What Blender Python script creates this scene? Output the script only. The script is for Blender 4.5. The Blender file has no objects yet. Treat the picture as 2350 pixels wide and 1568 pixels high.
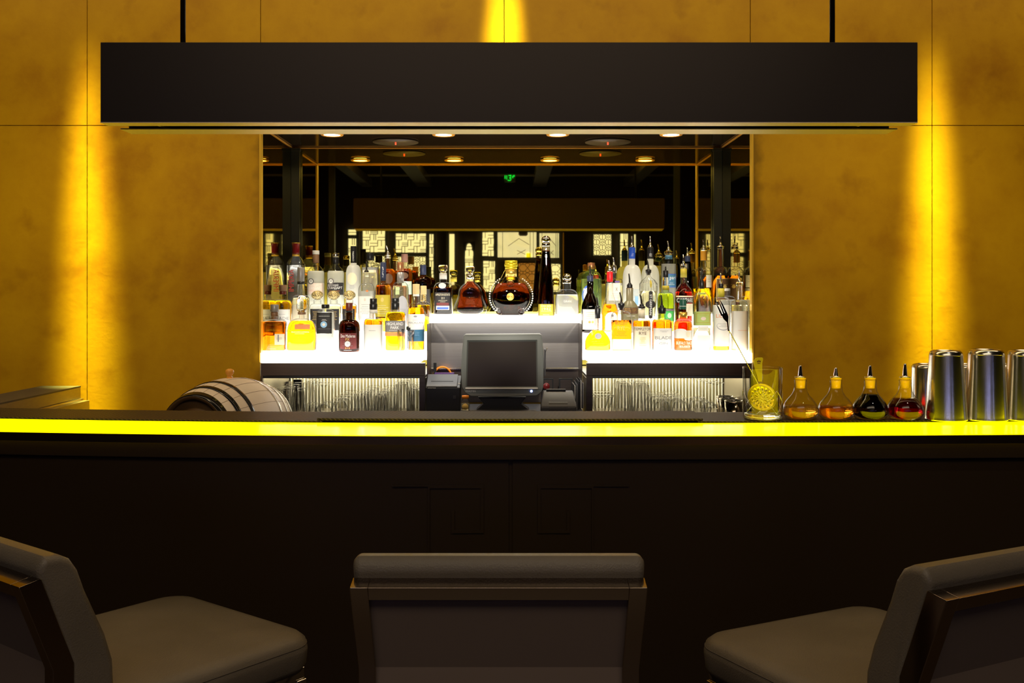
import bpy, math, random
from mathutils import Vector, Matrix
random.seed(7)
scn = bpy.context.scene
COL = scn.collection
PI = math.pi
F, CX, HY, EZ = 2320.0, 1168.0, 678.0, 1.5     # focal length in px, principal point, eye height in m


def wx(px, D): return (px - CX) * D / F
def wz(py, D): return EZ - (py - HY) * D / F
def wp(px, py, D): return Vector((wx(px, D), D, wz(py, D)))


# ------------------------------------------------------------------ materials
MATS = {}


def principled(name, color=(.5, .5, .5), rough=.5, metal=0., trans=0., ior=1.45, emis=None, estr=0., spec=.5, coat=0., coat_rough=.03, sub=0.):
    m = bpy.data.materials.new(name)
    m.use_nodes = True
    b = m.node_tree.nodes['Principled BSDF']
    b.inputs['Base Color'].default_value = (*color, 1)
    b.inputs['Roughness'].default_value = rough
    b.inputs['Metallic'].default_value = metal
    b.inputs['Transmission Weight'].default_value = trans
    b.inputs['IOR'].default_value = ior
    b.inputs['Specular IOR Level'].default_value = spec
    b.inputs['Coat Weight'].default_value = coat
    b.inputs['Coat Roughness'].default_value = coat_rough
    if emis:
        b.inputs['Emission Color'].default_value = (*emis, 1)
        b.inputs['Emission Strength'].default_value = estr
    MATS[name] = m
    return m


def N(m, kind, **kw):
    n = m.node_tree.nodes.new(kind)
    for k, v in kw.items():
        setattr(n, k, v)
    return n


def L(m, a, b): m.node_tree.links.new(a, b)


def ramp(m, stops):
    r = N(m, 'ShaderNodeValToRGB')
    e = r.color_ramp.elements
    while len(e) < len(stops):
        e.new(.5)
    for i, (p, c) in enumerate(stops):
        e[i].position = p
        e[i].color = (*c, 1)
    return r


def noise_mat(name, stops, scale=4., detail=6., rough=.5, metal=0., spec=.5, bump=0., bscale=40., stretch=(1, 1, 1), rr=None):
    m = principled(name, rough=rough, metal=metal, spec=spec)
    b = m.node_tree.nodes['Principled BSDF']
    tc = N(m, 'ShaderNodeTexCoord')
    mp = N(m, 'ShaderNodeMapping')
    mp.inputs['Scale'].default_value = stretch
    L(m, tc.outputs['Object'], mp.inputs['Vector'])
    n = N(m, 'ShaderNodeTexNoise')
    n.inputs['Scale'].default_value = scale
    n.inputs['Detail'].default_value = detail
    n.inputs['Roughness'].default_value = .6
    L(m, mp.outputs['Vector'], n.inputs['Vector'])
    r = ramp(m, stops)
    L(m, n.outputs['Fac'], r.inputs['Fac'])
    L(m, r.outputs['Color'], b.inputs['Base Color'])
    if bump:
        n2 = N(m, 'ShaderNodeTexNoise')
        n2.inputs['Scale'].default_value = bscale
        n2.inputs['Detail'].default_value = 4
        L(m, mp.outputs['Vector'], n2.inputs['Vector'])
        bp = N(m, 'ShaderNodeBump')
        bp.inputs['Strength'].default_value = bump
        bp.inputs['Distance'].default_value = .004
        L(m, n2.outputs['Fac'], bp.inputs['Height'])
        L(m, bp.outputs['Normal'], b.inputs['Normal'])
    return m


def thin_glass(name, tint=(1, 1, 1), edge=.38, gloss=.85, rough=.02):
    """clear bottle wall: see-through in the middle, darker and shinier where seen edge-on"""
    m = bpy.data.materials.new(name)
    m.use_nodes = True
    nt = m.node_tree
    nt.nodes.remove(nt.nodes['Principled BSDF'])
    out = nt.nodes['Material Output']
    lw = N(m, 'ShaderNodeLayerWeight')
    lw.inputs['Blend'].default_value = .5
    r = ramp(m, [(0., tint), (.45, tuple(c * .96 for c in tint)), (.68, tuple(c * (.55 + .45 * edge) for c in tint)), (.85, tuple(c * (edge + .12) for c in tint)), (1., tuple(c * edge * .7 for c in tint))])
    L(m, lw.outputs['Facing'], r.inputs['Fac'])
    tr = N(m, 'ShaderNodeBsdfTransparent')
    L(m, r.outputs['Color'], tr.inputs['Color'])
    gl = N(m, 'ShaderNodeBsdfGlossy')
    gl.inputs['Roughness'].default_value = rough
    gl.inputs['Color'].default_value = (gloss, gloss, gloss, 1)
    # Schlick reflectance from the facing value, the same from either side of the thin wall
    lf = N(m, 'ShaderNodeLayerWeight'); lf.inputs['Blend'].default_value = .5
    pw = N(m, 'ShaderNodeMath', operation='POWER'); pw.inputs[1].default_value = 5.
    L(m, lf.outputs['Facing'], pw.inputs[0])
    fr = N(m, 'ShaderNodeMath', operation='MULTIPLY_ADD'); fr.inputs[1].default_value = .75; fr.inputs[2].default_value = .03
    L(m, pw.outputs[0], fr.inputs[0])
    mx = N(m, 'ShaderNodeMixShader')
    L(m, fr.outputs[0], mx.inputs['Fac'])
    L(m, tr.outputs[0], mx.inputs[1])
    L(m, gl.outputs[0], mx.inputs[2])
    L(m, mx.outputs[0], out.inputs['Surface'])
    MATS[name] = m
    return m


def frosted(name, color):
    m = bpy.data.materials.new(name)
    m.use_nodes = True
    nt = m.node_tree
    nt.nodes.remove(nt.nodes['Principled BSDF'])
    out = nt.nodes['Material Output']
    d = N(m, 'ShaderNodeBsdfDiffuse'); d.inputs['Color'].default_value = (*color, 1)
    t = N(m, 'ShaderNodeBsdfTranslucent'); t.inputs['Color'].default_value = (*color, 1)
    g = N(m, 'ShaderNodeBsdfGlossy'); g.inputs['Roughness'].default_value = .35
    a = N(m, 'ShaderNodeMixShader'); a.inputs['Fac'].default_value = .6
    b = N(m, 'ShaderNodeMixShader'); b.inputs['Fac'].default_value = .05
    L(m, d.outputs[0], a.inputs[1]); L(m, t.outputs[0], a.inputs[2])
    L(m, a.outputs[0], b.inputs[1]); L(m, g.outputs[0], b.inputs[2])
    L(m, b.outputs[0], out.inputs['Surface'])
    MATS[name] = m
    return m


P = principled
# room
wall_m = noise_mat('gold_leather', [(.30, (.45, .21, .002)), (.45, (.58, .31, .003)), (.60, (.65, .365, .004)), (.78, (.55, .28, .002))],
                   scale=3.4, detail=12, rough=.42, spec=.35, bump=.10, bscale=60)
MATS['gold_leather'] = wall_m
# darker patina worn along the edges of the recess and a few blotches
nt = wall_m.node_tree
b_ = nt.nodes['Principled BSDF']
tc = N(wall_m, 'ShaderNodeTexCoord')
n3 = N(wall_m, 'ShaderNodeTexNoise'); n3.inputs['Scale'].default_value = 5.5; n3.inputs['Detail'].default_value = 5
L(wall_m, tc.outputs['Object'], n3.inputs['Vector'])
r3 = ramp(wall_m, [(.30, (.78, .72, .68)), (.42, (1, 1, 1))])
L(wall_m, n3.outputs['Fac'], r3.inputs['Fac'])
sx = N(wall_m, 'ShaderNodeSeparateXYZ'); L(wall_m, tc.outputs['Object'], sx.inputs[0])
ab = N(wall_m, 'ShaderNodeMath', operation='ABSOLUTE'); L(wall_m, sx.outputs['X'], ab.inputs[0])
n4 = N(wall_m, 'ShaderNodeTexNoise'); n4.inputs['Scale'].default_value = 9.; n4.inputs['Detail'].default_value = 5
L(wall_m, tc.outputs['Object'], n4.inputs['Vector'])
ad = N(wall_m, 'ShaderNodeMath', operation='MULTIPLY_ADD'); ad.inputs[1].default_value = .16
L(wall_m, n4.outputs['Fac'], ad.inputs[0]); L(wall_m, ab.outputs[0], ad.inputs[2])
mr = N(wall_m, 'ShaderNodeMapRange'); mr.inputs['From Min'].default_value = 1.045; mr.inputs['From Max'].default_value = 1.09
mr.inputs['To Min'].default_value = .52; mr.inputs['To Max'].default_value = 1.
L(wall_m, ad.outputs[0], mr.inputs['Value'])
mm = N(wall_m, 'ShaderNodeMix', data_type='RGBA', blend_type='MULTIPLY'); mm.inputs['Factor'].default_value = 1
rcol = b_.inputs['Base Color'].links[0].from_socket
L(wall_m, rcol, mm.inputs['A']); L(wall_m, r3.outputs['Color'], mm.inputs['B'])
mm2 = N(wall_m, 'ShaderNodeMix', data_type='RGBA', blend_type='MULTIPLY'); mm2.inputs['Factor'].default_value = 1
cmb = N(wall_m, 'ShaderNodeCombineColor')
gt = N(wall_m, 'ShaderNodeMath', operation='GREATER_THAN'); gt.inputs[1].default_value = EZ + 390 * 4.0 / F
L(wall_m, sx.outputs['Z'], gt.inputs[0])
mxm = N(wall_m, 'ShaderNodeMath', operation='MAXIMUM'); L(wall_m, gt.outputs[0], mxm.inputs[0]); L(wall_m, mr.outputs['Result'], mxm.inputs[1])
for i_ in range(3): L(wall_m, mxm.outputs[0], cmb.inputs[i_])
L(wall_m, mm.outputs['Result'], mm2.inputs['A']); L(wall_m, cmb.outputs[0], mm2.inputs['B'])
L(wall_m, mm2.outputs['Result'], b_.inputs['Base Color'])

P('joint_dark', (.03, .008, .002), .8)
P('brass', (.95, .58, .05), .38, .35)
P('copper_trim', (.9, .42, .08), .35, .5)
P('mirror_bronze', (.80, .64, .10), .015, 1)
P('mirror_side', (.62, .50, .12), .02, 1)
P('recess_ceiling', (.022, .012, .006), .10, 0, spec=.5)
P('disc_brown', (.06, .035, .02), .5)
P('trim_dark', (.035, .035, .02), .3, .5)
P('floor', (.07, .05, .035), .4)
P('black_ceiling', (.01, .01, .01), .8)
P('room_dark', (.03, .018, .01), .7)
P('grey_beam', (.20, .17, .14), .6)
P('canopy_steel', (.026, .017, .010), .42, .4)
P('canopy_lip', (.72, .60, .46), .40, .45)
P('rod_black', (.02, .018, .015), .35, .6)
P('bar_wood', (.036, .021, .007), .38, 0, spec=.4)
P('bar_trim', (.35, .22, .10), .25, 1)
P('strip_glass', (.6, .5, .0), .16, 0, emis=(1., .86, .0), estr=3.0, spec=.22, ior=1.18)
P('shelf_light', (1, 1, 1), .3, emis=(1., .97, .9), estr=4.2)
P('shelf_lip', (.9, .9, .9), .3, emis=(1., .97, .9), estr=1.7)
P('bulb', (1, 1, 1), .3, emis=(1, .85, .55), estr=12)
P('led_red', (.8, .0, .0), .3, emis=(1, .03, .01), estr=6)
P('led_blue', (.1, .2, 1), .3, emis=(.35, .45, 1), estr=5)
P('exit_green', (.0, .5, .2), .3, emis=(.0, 1., .30), estr=1.2)
P('window_glow', (1, 1, 1), .5, emis=(.42, .44, 1.), estr=3.2)
P('window_amber', (1, 1, 1), .5, emis=(.9, .42, .30), estr=.42)
mg = P('window_marble', (1, 1, 1), .5, emis=(1, 1, 1), estr=2.9)
_b = mg.node_tree.nodes['Principled BSDF']
_t = N(mg, 'ShaderNodeTexCoord'); _n = N(mg, 'ShaderNodeTexNoise'); _n.inputs['Scale'].default_value = 1.8; _n.inputs['Detail'].default_value = 8; _n.inputs['Distortion'].default_value = 1.2
L(mg, _t.outputs['Object'], _n.inputs['Vector'])
_r = ramp(mg, [(.36, (.26, .29, .75)), (.52, (.36, .37, .95)), (.7, (.30, .33, 1))]); L(mg, _n.outputs['Fac'], _r.inputs['Fac']); L(mg, _r.outputs['Color'], _b.inputs['Emission Color'])
P('note_yellow', (.9, .9, .02), .5, emis=(1, 1, .02), estr=1.2)
P('lattice_wood', (.02, .012, .008), .6)
noise_mat('brushed_steel', [(.3, (.33, .30, .275)), (.7, (.38, .35, .325))], scale=30, rough=.36, metal=1, stretch=(.15, 1, 6))
noise_mat('steel_rail', [(.3, (.14, .11, .09)), (.7, (.18, .145, .12))], scale=20, rough=.32, metal=1, stretch=(.2, 1, 4))
MATS['brushed_steel'] = bpy.data.materials['brushed_steel']
MATS['steel_rail'] = bpy.data.materials['steel_rail']
P('cab_inner', (.72, .66, .55), .30, .8)
P('cab_back', (.85, .80, .60), .45, .3)
P('cab_led', (1, 1, 1), .3, emis=(1, .9, .62), estr=14)
P('rib_light', (1, 1, 1), .3, emis=(1, .88, .55), estr=1.0)
noise_mat('leather_grey', [(.35, (.165, .138, .10)), (.65, (.195, .163, .12))], scale=6, rough=.42, bump=.25, bscale=350)
MATS['leather_grey'] = bpy.data.materials['leather_grey']
P('back_panel', (.20, .15, .115), .55)
P('stitch', (.11, .09, .07), .6)
P('chrome', (.78, .74, .68), .06, 1)
P('chrome_dark', (.42, .34, .26), .10, 1)
noise_mat('chrome_tin', [(.4, (.74, .71, .62)), (.6, (.80, .77, .68))], scale=8, rough=.2, metal=1, bump=.05, bscale=30)
MATS['chrome_tin'] = bpy.data.materials['chrome_tin']
P('chrome_satin', (.70, .66, .6), .22, 1)
# plastics and others
P('black_plastic', (.012, .012, .012), .4)
P('charcoal_plastic', (.045, .045, .05), .42)
P('grey_plastic', (.20, .215, .205), .38)
P('grey_bezel', (.12, .13, .125), .4)
P('screen', (.045, .036, .034), .22, 0, spec=.6)
P('paper', (.85, .83, .78), .6)
P('white_ink', (.95, .95, .93), .5)
P('dark_ink', (.03, .03, .035), .5)
P('grey_ink', (.28, .28, .30), .5)
P('orange', (.95, .30, .02), .4)
P('purple', (.10, .04, .18), .5)
P('red_plastic', (.14, .01, .01), .3)
noise_mat('barrel_oak', [(.3, (.76, .66, .54)), (.7, (.86, .77, .66))], scale=6, rough=.45, stretch=(1, 1, 1))
MATS['barrel_oak'] = bpy.data.materials['barrel_oak']
P('barrel_head', (.16, .085, .03), .5)
P('hoop_black', (.018, .018, .02), .16, .6)
P('hoop_steel', (.6, .58, .55), .2, 1)
P('bung_wood', (.85, .38, .06), .35)
P('stave_line', (.30, .21, .14), .6)
mt = P('mat_rubber', (.030, .020, .014), .5)
_b = mt.node_tree.nodes['Principled BSDF']
_t = N(mt, 'ShaderNodeTexCoord'); _w = N(mt, 'ShaderNodeTexWave'); _w.inputs['Scale'].default_value = 55; _w.bands_direction = 'DIAGONAL'
_mp = N(mt, 'ShaderNodeMapping'); L(mt, _t.outputs['Object'], _mp.inputs['Vector']); L(mt, _mp.outputs['Vector'], _w.inputs['Vector'])
_bp = N(mt, 'ShaderNodeBump'); _bp.inputs['Strength'].default_value = 1; _bp.inputs['Distance'].default_value = .003
L(mt, _w.outputs['Fac'], _bp.inputs['Height']); L(mt, _bp.outputs['Normal'], _b.inputs['Normal'])
_r = ramp(mt, [(.2, (.010, .006, .004)), (.8, (.07, .048, .036))]); L(mt, _w.outputs['Fac'], _r.inputs['Fac']); L(mt, _r.outputs['Color'], _b.inputs['Base Color'])

# bottle glasses and liquids
thin_glass('glass_clear', (.97, .97, .95))
thin_glass('glass_crystal', (.97, .97, .95), .5, .22)
thin_glass('glass_green', (.86, .97, .72), .4)
thin_glass('glass_brown', (.30, .15, .06), .2)
thin_glass('glass_dark', (.09, .05, .03), .2)
thin_glass('glass_smoke', (.60, .56, .52), .3)
P('glass_solid', (1, 1, 1), .0, 0, 1., 1.45)
thin_glass('glass_cup', (1, 1, 1), .20, 1., .0)
frosted('frost_white', (.93, .93, .88))
frosted('frost_pale', (.80, .80, .70))
frosted('frost_olive', (.34, .31, .19))


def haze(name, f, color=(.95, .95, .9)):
    """cloudy / etched, or glow painted into clear liquids: a share of the light is scattered forward"""
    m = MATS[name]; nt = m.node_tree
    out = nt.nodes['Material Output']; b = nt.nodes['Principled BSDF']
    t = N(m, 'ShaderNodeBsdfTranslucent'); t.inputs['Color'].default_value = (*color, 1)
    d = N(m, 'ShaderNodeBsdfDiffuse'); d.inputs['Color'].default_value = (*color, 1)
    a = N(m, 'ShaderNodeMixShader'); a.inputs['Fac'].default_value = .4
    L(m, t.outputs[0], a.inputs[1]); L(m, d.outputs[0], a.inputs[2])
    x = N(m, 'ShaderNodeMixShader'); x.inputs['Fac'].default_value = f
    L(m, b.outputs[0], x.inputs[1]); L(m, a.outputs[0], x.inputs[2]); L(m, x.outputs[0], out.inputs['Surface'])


def liq(name, c, ior=1.333): return P(name, c, .0, 0, 1., ior)


liq('liq_amber', (.80, .28, .003)); liq('liq_yellow', (.88, .47, .002)); liq('liq_orange', (.74, .16, .003)); liq('liq_brown', (.42, .07, .004))
liq('liq_dark', (.10, .02, .006)); liq('liq_cognac', (.065, .009, .002)); liq('liq_red', (.75, .02, .01)); liq('liq_green', (.86, .92, .05))
liq('liq_water', (.98, .98, .96)); liq('liq_palegold', (1., .93, .62)); liq('liq_black', (.015, .008, .005)); liq('liq_wine', (.35, .004, .012))
liq('liq_bitter', (.95, .45, .05)); liq('liq_bitter2', (.95, .33, .02)); liq('liq_palegreen', (.85, .97, .75))
liq('liq_clear', (.98, .98, .96)); haze('liq_clear', .12); haze('liq_water', .5); haze('liq_palegold', .15, (.95, .9, .6)); haze('liq_palegreen', .2, (.8, .95, .6))  # bright glow of the clear liquids is painted in as white haze
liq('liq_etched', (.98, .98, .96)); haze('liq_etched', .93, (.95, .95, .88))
haze('liq_green', .15, (.7, .8, .03)); haze('liq_bitter', .25, (.85, .45, .06))
for nm, c, r, mtl in [('cap_black', (.012, .012, .014), .3, 0), ('cap_navy', (.03, .04, .09), .35, 0), ('cap_grey', (.25, .24, .24), .35, .3), ('cap_red', (.22, .005, .012), .3, 0),
                      ('cap_scarlet', (.65, .015, .02), .35, 0), ('cap_copper', (.50, .22, .10), .3, .7), ('cap_gold', (.85, .58, .12), .3, .8), ('cap_silver', (.75, .73, .7), .15, 1),
                      ('cap_orange', (.75, .34, .03), .35, 0), ('cap_blue', (.02, .09, .60), .4, 0), ('cap_green', (.015, .10, .07), .4, 0), ('cork', (.92, .52, .03), .6, 0),
                      ('cork_yellow', (.70, .60, .06), .5, 0), ('cap_brown', (.24, .13, .07), .45, 0), ('cap_pink', (.42, .22, .17), .4, 0), ('cap_white', (.8, .78, .72), .4, 0),
                      ('cap_maroon', (.16, .03, .02), .35, 0), ('gold_and_strip_glow', (1., .80, .04), .30, .7), ('cork_pale', (.70, .52, .25), .6, 0)]:
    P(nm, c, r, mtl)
for nm, c in [('lab_white', (.88, .87, .82)), ('lab_cream', (.85, .78, .58)), ('lab_black', (.022, .02, .022)), ('lab_grey', (.20, .19, .19)), ('lab_silver', (.42, .42, .45)),
              ('lab_blue', (.06, .19, .33)), ('lab_royal', (.05, .12, .50)), ('lab_olive', (.52, .42, .04)), ('lab_green', (.50, .62, .18)), ('lab_emerald', (.08, .55, .12)),
              ('lab_palegreen', (.60, .80, .62)), ('lab_skyblue', (.30, .55, .85)), ('lab_gold', (.75, .52, .14)), ('lab_orange', (.85, .30, .10)), ('lab_pink', (.85, .70, .60)),
              ('lab_maroon', (.16, .03, .03)), ('lab_brown', (.12, .06, .03)), ('lab_red', (.55, .03, .03)), ('lab_purple', (.12, .07, .28))]:
    P(nm, c, .5)
sp = noise_mat('speckle', [(.44, (.02, .012, .008)), (.52, (.75, .60, .25))], scale=260, detail=1, rough=.35)
MATS['speckle'] = sp


# ------------------------------------------------------------------ mesh builder
class MB:
    def __init__(s):
        s.v = []; s.f = []; s.m = []; s.s = []; s.mats = []

    def mi(s, m):
        if m not in s.mats: s.mats.append(m)
        return s.mats.index(m)

    def add(s, verts, faces, mat, smooth=True, M=None):
        o = len(s.v)
        s.v += [tuple(M @ Vector(q)) if M else tuple(q) for q in verts]
        i = s.mi(mat)
        for f in faces:
            s.f.append(tuple(k + o for k in f)); s.m.append(i); s.s.append(smooth)
        return s

    def box(s, x0, x1, y0, y1, z0, z1, mat, M=None):
        v = [(x0, y0, z0), (x1, y0, z0), (x1, y1, z0), (x0, y1, z0), (x0, y0, z1), (x1, y0, z1), (x1, y1, z1), (x0, y1, z1)]
        f = [(0, 3, 2, 1), (4, 5, 6, 7), (0, 1, 5, 4), (1, 2, 6, 5), (2, 3, 7, 6), (3, 0, 4, 7)]
        return s.add(v, f, mat, False, M)

    def lathe(s, pts, mat, c=(0, 0, 0), seg=32, M=None, caps=True, smooth=True):
        """pts: (r, z) or (rx, ry, z, n); rings of superellipses stacked in z"""
        v = []; f = []
        P4 = [(p[0], p[0], p[1], 2.) if len(p) == 2 else p for p in pts]
        for rx, ry, z, n in P4:
            for k in range(seg):
                a = 2 * PI * k / seg
                ca, sa = math.cos(a), math.sin(a)
                v.append((c[0] + rx * math.copysign(abs(ca) ** (2 / n), ca), c[1] + ry * math.copysign(abs(sa) ** (2 / n), sa), c[2] + z))
        for j in range(len(P4) - 1):
            for k in range(seg):
                k2 = (k + 1) % seg
                f.append((j * seg + k, j * seg + k2, (j + 1) * seg + k2, (j + 1) * seg + k))
        if caps:
            f.append(tuple(reversed(range(seg))))
            f.append(tuple((len(P4) - 1) * seg + k for k in range(seg)))
        return s.add(v, f, mat, smooth, M)

    def tube(s, path, r, mat, seg=10, M=None, closed=False):
        path = [Vector(p) for p in path]
        rs = r if isinstance(r, (list, tuple)) else [r] * len(path)
        v = []; f = []
        up = Vector((0, 0, 1))
        n = len(path)
        for i, p in enumerate(path):
            if closed: d = path[(i + 1) % n] - path[i - 1]
            else: d = path[min(i + 1, n - 1)] - path[max(i - 1, 0)]
            d.normalize()
            a = d.cross(up)
            if a.length < 1e-3: a = d.cross(Vector((1, 0, 0)))
            a.normalize(); b = d.cross(a)
            for k in range(seg):
                t = 2 * PI * k / seg
                v.append(tuple(p + a * math.cos(t) * rs[i] + b * math.sin(t) * rs[i]))
        for j in range(n if closed else n - 1):
            j2 = (j + 1) % n
            for k in range(seg):
                k2 = (k + 1) % seg
                f.append((j * seg + k, j2 * seg + k, j2 * seg + k2, j * seg + k2))
        if not closed:
            f.append(tuple(range(seg)))
            f.append(tuple(reversed([(n - 1) * seg + k for k in range(seg)])))
        return s.add(v, f, mat, True, M)

    def prism(s, poly, x0, x1, mat, axis='x', M=None, smooth=False):
        """poly of 2-D points extruded along an axis: 'x' -> (y,z), 'y' -> (x,z), 'z' -> (x,y)"""
        def q(p, t): return {'x': (t, p[0], p[1]), 'y': (p[0], t, p[1]), 'z': (p[0], p[1], t)}[axis]
        n = len(poly)
        v = [q(p, x0) for p in poly] + [q(p, x1) for p in poly]
        f = [tuple(reversed(range(n))), tuple(range(n, 2 * n))] + [(i, (i + 1) % n, (i + 1) % n + n, i + n) for i in range(n)]
        return s.add(v, f, mat, smooth, M)

    def build(s, name, parent=None, bevel=0, bseg=3, fix=True, smooth_all=False):
        off = Vector((0, 0, 0))
        q = parent
        while q is not None:
            off += q.location; q = q.parent
        me = bpy.data.meshes.new(name)
        me.from_pydata([tuple(Vector(p) - off) for p in s.v], [], s.f)
        for m in s.mats: me.materials.append(MATS[m])
        me.polygons.foreach_set('material_index', s.m)
        me.polygons.foreach_set('use_smooth', [True if smooth_all else x for x in s.s])
        if fix:
            import bmesh
            bm = bmesh.new(); bm.from_mesh(me)
            bmesh.ops.recalc_face_normals(bm, faces=bm.faces)
            bm.to_mesh(me); bm.free()
        me.update()
        o = bpy.data.objects.new(name, me)
        COL.objects.link(o)
        if parent is not None: o.parent = parent
        if bevel:
            b = o.modifiers.new('bevel', 'BEVEL'); b.width = bevel; b.segments = bseg; b.limit_method = 'ANGLE'; b.angle_limit = math.radians(40)
            o.modifiers.new('wn', 'WEIGHTED_NORMAL').keep_sharp = False
            me.polygons.foreach_set('use_smooth', [True] * len(me.polygons))
        return o


def rebase(o, loc=None):
    """put a single-mesh thing's origin at the centre of its base"""
    me = o.data
    xs = [v.co.x for v in me.vertices]; ys = [v.co.y for v in me.vertices]; zs = [v.co.z for v in me.vertices]
    c = Vector(((min(xs) + max(xs)) / 2, (min(ys) + max(ys)) / 2, min(zs)))
    me.transform(Matrix.Translation(-c))
    o.location = o.location + c
    return o


def tag(o, label=None, cat=None, group=None, kind=None):
    if label: o['label'] = label
    if cat: o['category'] = cat
    if group: o['group'] = group
    if kind: o['kind'] = kind
    return o


def root(name, loc, label, cat, group=None, kind=None):
    o = bpy.data.objects.new(name, None)
    o.empty_display_size = .05
    COL.objects.link(o)
    o.location = loc
    return tag(o, label, cat, group, kind)


def struct(o): return tag(o, kind='structure')


def dup(o, loc, rz=None, label=None):
    c = o.copy(); COL.objects.link(c); c.location = loc
    if rz is not None: c.rotation_euler = (0, 0, rz)
    if label: c['label'] = label
    for ch in list(o.children):
        d = ch.copy(); COL.objects.link(d); d.parent = c
        for g in list(ch.children):
            e = g.copy(); COL.objects.link(e); e.parent = d
    return c


# ------------------------------------------------------------------ lettering
TXT = {}


def prepare_text(strings):
    obs = []
    for t in strings:
        cu = bpy.data.curves.new('t', 'FONT')
        cu.body = t; cu.align_x = 'CENTER'; cu.resolution_u = 2
        o = bpy.data.objects.new('t', cu); COL.objects.link(o); obs.append((t, o, cu))
    dg = bpy.context.evaluated_depsgraph_get(); dg.update()
    for t, o, cu in obs:
        me = bpy.data.meshes.new_from_object(o.evaluated_get(dg))
        vs = [(v.co.x, v.co.y) for v in me.vertices]; fs = [tuple(p.vertices) for p in me.polygons]
        x0, x1 = min(v[0] for v in vs), max(v[0] for v in vs); y0, y1 = min(v[1] for v in vs), max(v[1] for v in vs)
        TXT[t] = ([((x - x0) / (x1 - x0) - .5, (y - y0) / (y1 - y0)) for x, y in vs], fs)
        bpy.data.meshes.remove(me); bpy.data.objects.remove(o); bpy.data.curves.remove(cu)


def flat_text(mb, t, x, y, z0, w, h, mat, M=None):
    """lettering standing in the x-z plane, facing -y"""
    vs, fs = TXT[t]
    mb.add([(x + a * w, y, z0 + b * h) for a, b in vs], fs, mat, False, M)


WORDS = ['IMPERIA', 'РУССКИЙ', 'СТАНДАРТ', 'HIGHLAND', 'PARK', 'MACALLAN', 'TEMPLETON', 'RYE', 'BLADE', 'GIN', 'ST·GERMAIN', 'PLYMOUTH', 'CAMPARI', 'LILLET', 'APPLETON ESTATE',
         '21', 'JAMAICA RUM', 'GRAN', 'PATRÓN', 'micros', 'BULLEIT', 'BUFFALO TRACE', 'BOURBON', '1942', 'Don Julio', 'Dos Maderas', 'PX', '5+5', 'SELECCIÓN SUPREMA', 'DE HERRADURA',
         '山崎', 'CITRÓNGE', 'pari', 'X', 'CHOPIN']
prepare_text(WORDS)
# ------------------------------------------------------------------ the setting
YW = 4.0        # gold wall plane
YM = 4.6        # mirror at the back of the recess
XL, XR = wx(597, YW), wx(1727, YW)
ZT = wz(288, YW)
ZC = 3.6
G = .0028

o = MB().box(-5.5, 5.5, -7.4, 4.9, -.05, 0, 'floor').build('floor'); struct(o)
o = MB().box(-5.5, 5.5, -7.4, 4.9, ZC, ZC + .05, 'black_ceiling').build('ceiling'); struct(o)
o = MB().box(-5.55, -5.5, -7.4, 4.9, 0, ZC, 'room_dark').build('wall_left'); struct(o)
o = MB().box(5.5, 5.55, -7.4, 4.9, 0, ZC, 'room_dark').build('wall_right'); struct(o)

# gold leather panels with narrow dark joints, backed by a dark sheet
w = MB()
lower = [(-5.5, wx(200, YW)), (wx(200, YW), XL), (XR, wx(2139, YW)), (wx(2139, YW), 5.5)]
for a, b in lower:
    w.box(a + G / 2, b - (G / 2 if b != XL else 0), YW, YW + .028, .0, ZT - G / 2, 'gold_leather')
ups = [-5.5, wx(200, YW), wx(598, YW), wx(1157, YW), wx(1722, YW), wx(2139, YW), 5.5]
for a, b in zip(ups[:-1], ups[1:]):
    w.box(a + G / 2, b - G / 2, YW, YW + .028, ZT + G / 2, ZC, 'gold_leather')
w.box(-5.5, XL - .004, YW + .0285, YW + .06, 0, ZT + .01, 'joint_dark'); w.box(XR + .004, 5.5, YW + .0285, YW + .06, 0, ZT + .01, 'joint_dark')
w.box(-5.5, 5.5, YW + .0285, YW + .06, ZT + .01, ZC, 'joint_dark')
struct(w.build('wall_front'))

# recess lining: mirror at the back and sides, polished dark ceiling, brass edge
struct(MB().box(XL - .02, XR + .02, YM, YM + .02, .0, ZT + .03, 'mirror_bronze').build('wall_recess_back'))
struct(MB().box(XL - .02, XL, YW + .03, YM - .001, .0, ZT, 'mirror_side').build('wall_recess_left'))
struct(MB().box(XR, XR + .02, YW + .03, YM - .001, .0, ZT, 'mirror_side').build('wall_recess_right'))
struct(MB().box(XL - .02, XR + .02, YW + .03, YM - .001, ZT + .001, ZT + .03, 'recess_ceiling').build('ceiling_recess'))
e = MB()
e.box(XL - .003, XL + .004, YW - .004, YW + .03, wz(832, YW), ZT, 'brass')
e.box(XR - .004, XR + .003, YW - .004, YW + .03, wz(832, YW), ZT, 'brass')
e.box(XL, XR, YW - .004, YW + .008, ZT - .005, ZT + .002, 'copper_trim')
struct(e.build('trim_1'))
e = MB()      # thin metal seams where mirror meets ceiling and sides
e.box(XL, XR, YM - .005, YM - .0005, ZT - .005, ZT - .0005, 'copper_trim')
for x in (XL + .0005, XR - .0045):
    e.box(x, x + .004, YW + .032, YM - .006, ZT - .005, ZT - .0005, 'copper_trim')
struct(e.build('trim_2'))
for i, (x0, x1) in enumerate(((XL + .001, XL + .038), (XR - .038, XR - .001))):
    e = MB(); e.box(x0, x1, YM - .035, YM - .006, 1.30, ZT - .008, 'trim_dark')
    e.box(x0 - .003 if i else x0, x1 + (0 if i else .003), YM - .04, YM - .006, ZT - .02, ZT - .008, 'trim_dark')
    struct(e.build('trim_%d' % (3 + i)))

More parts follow.
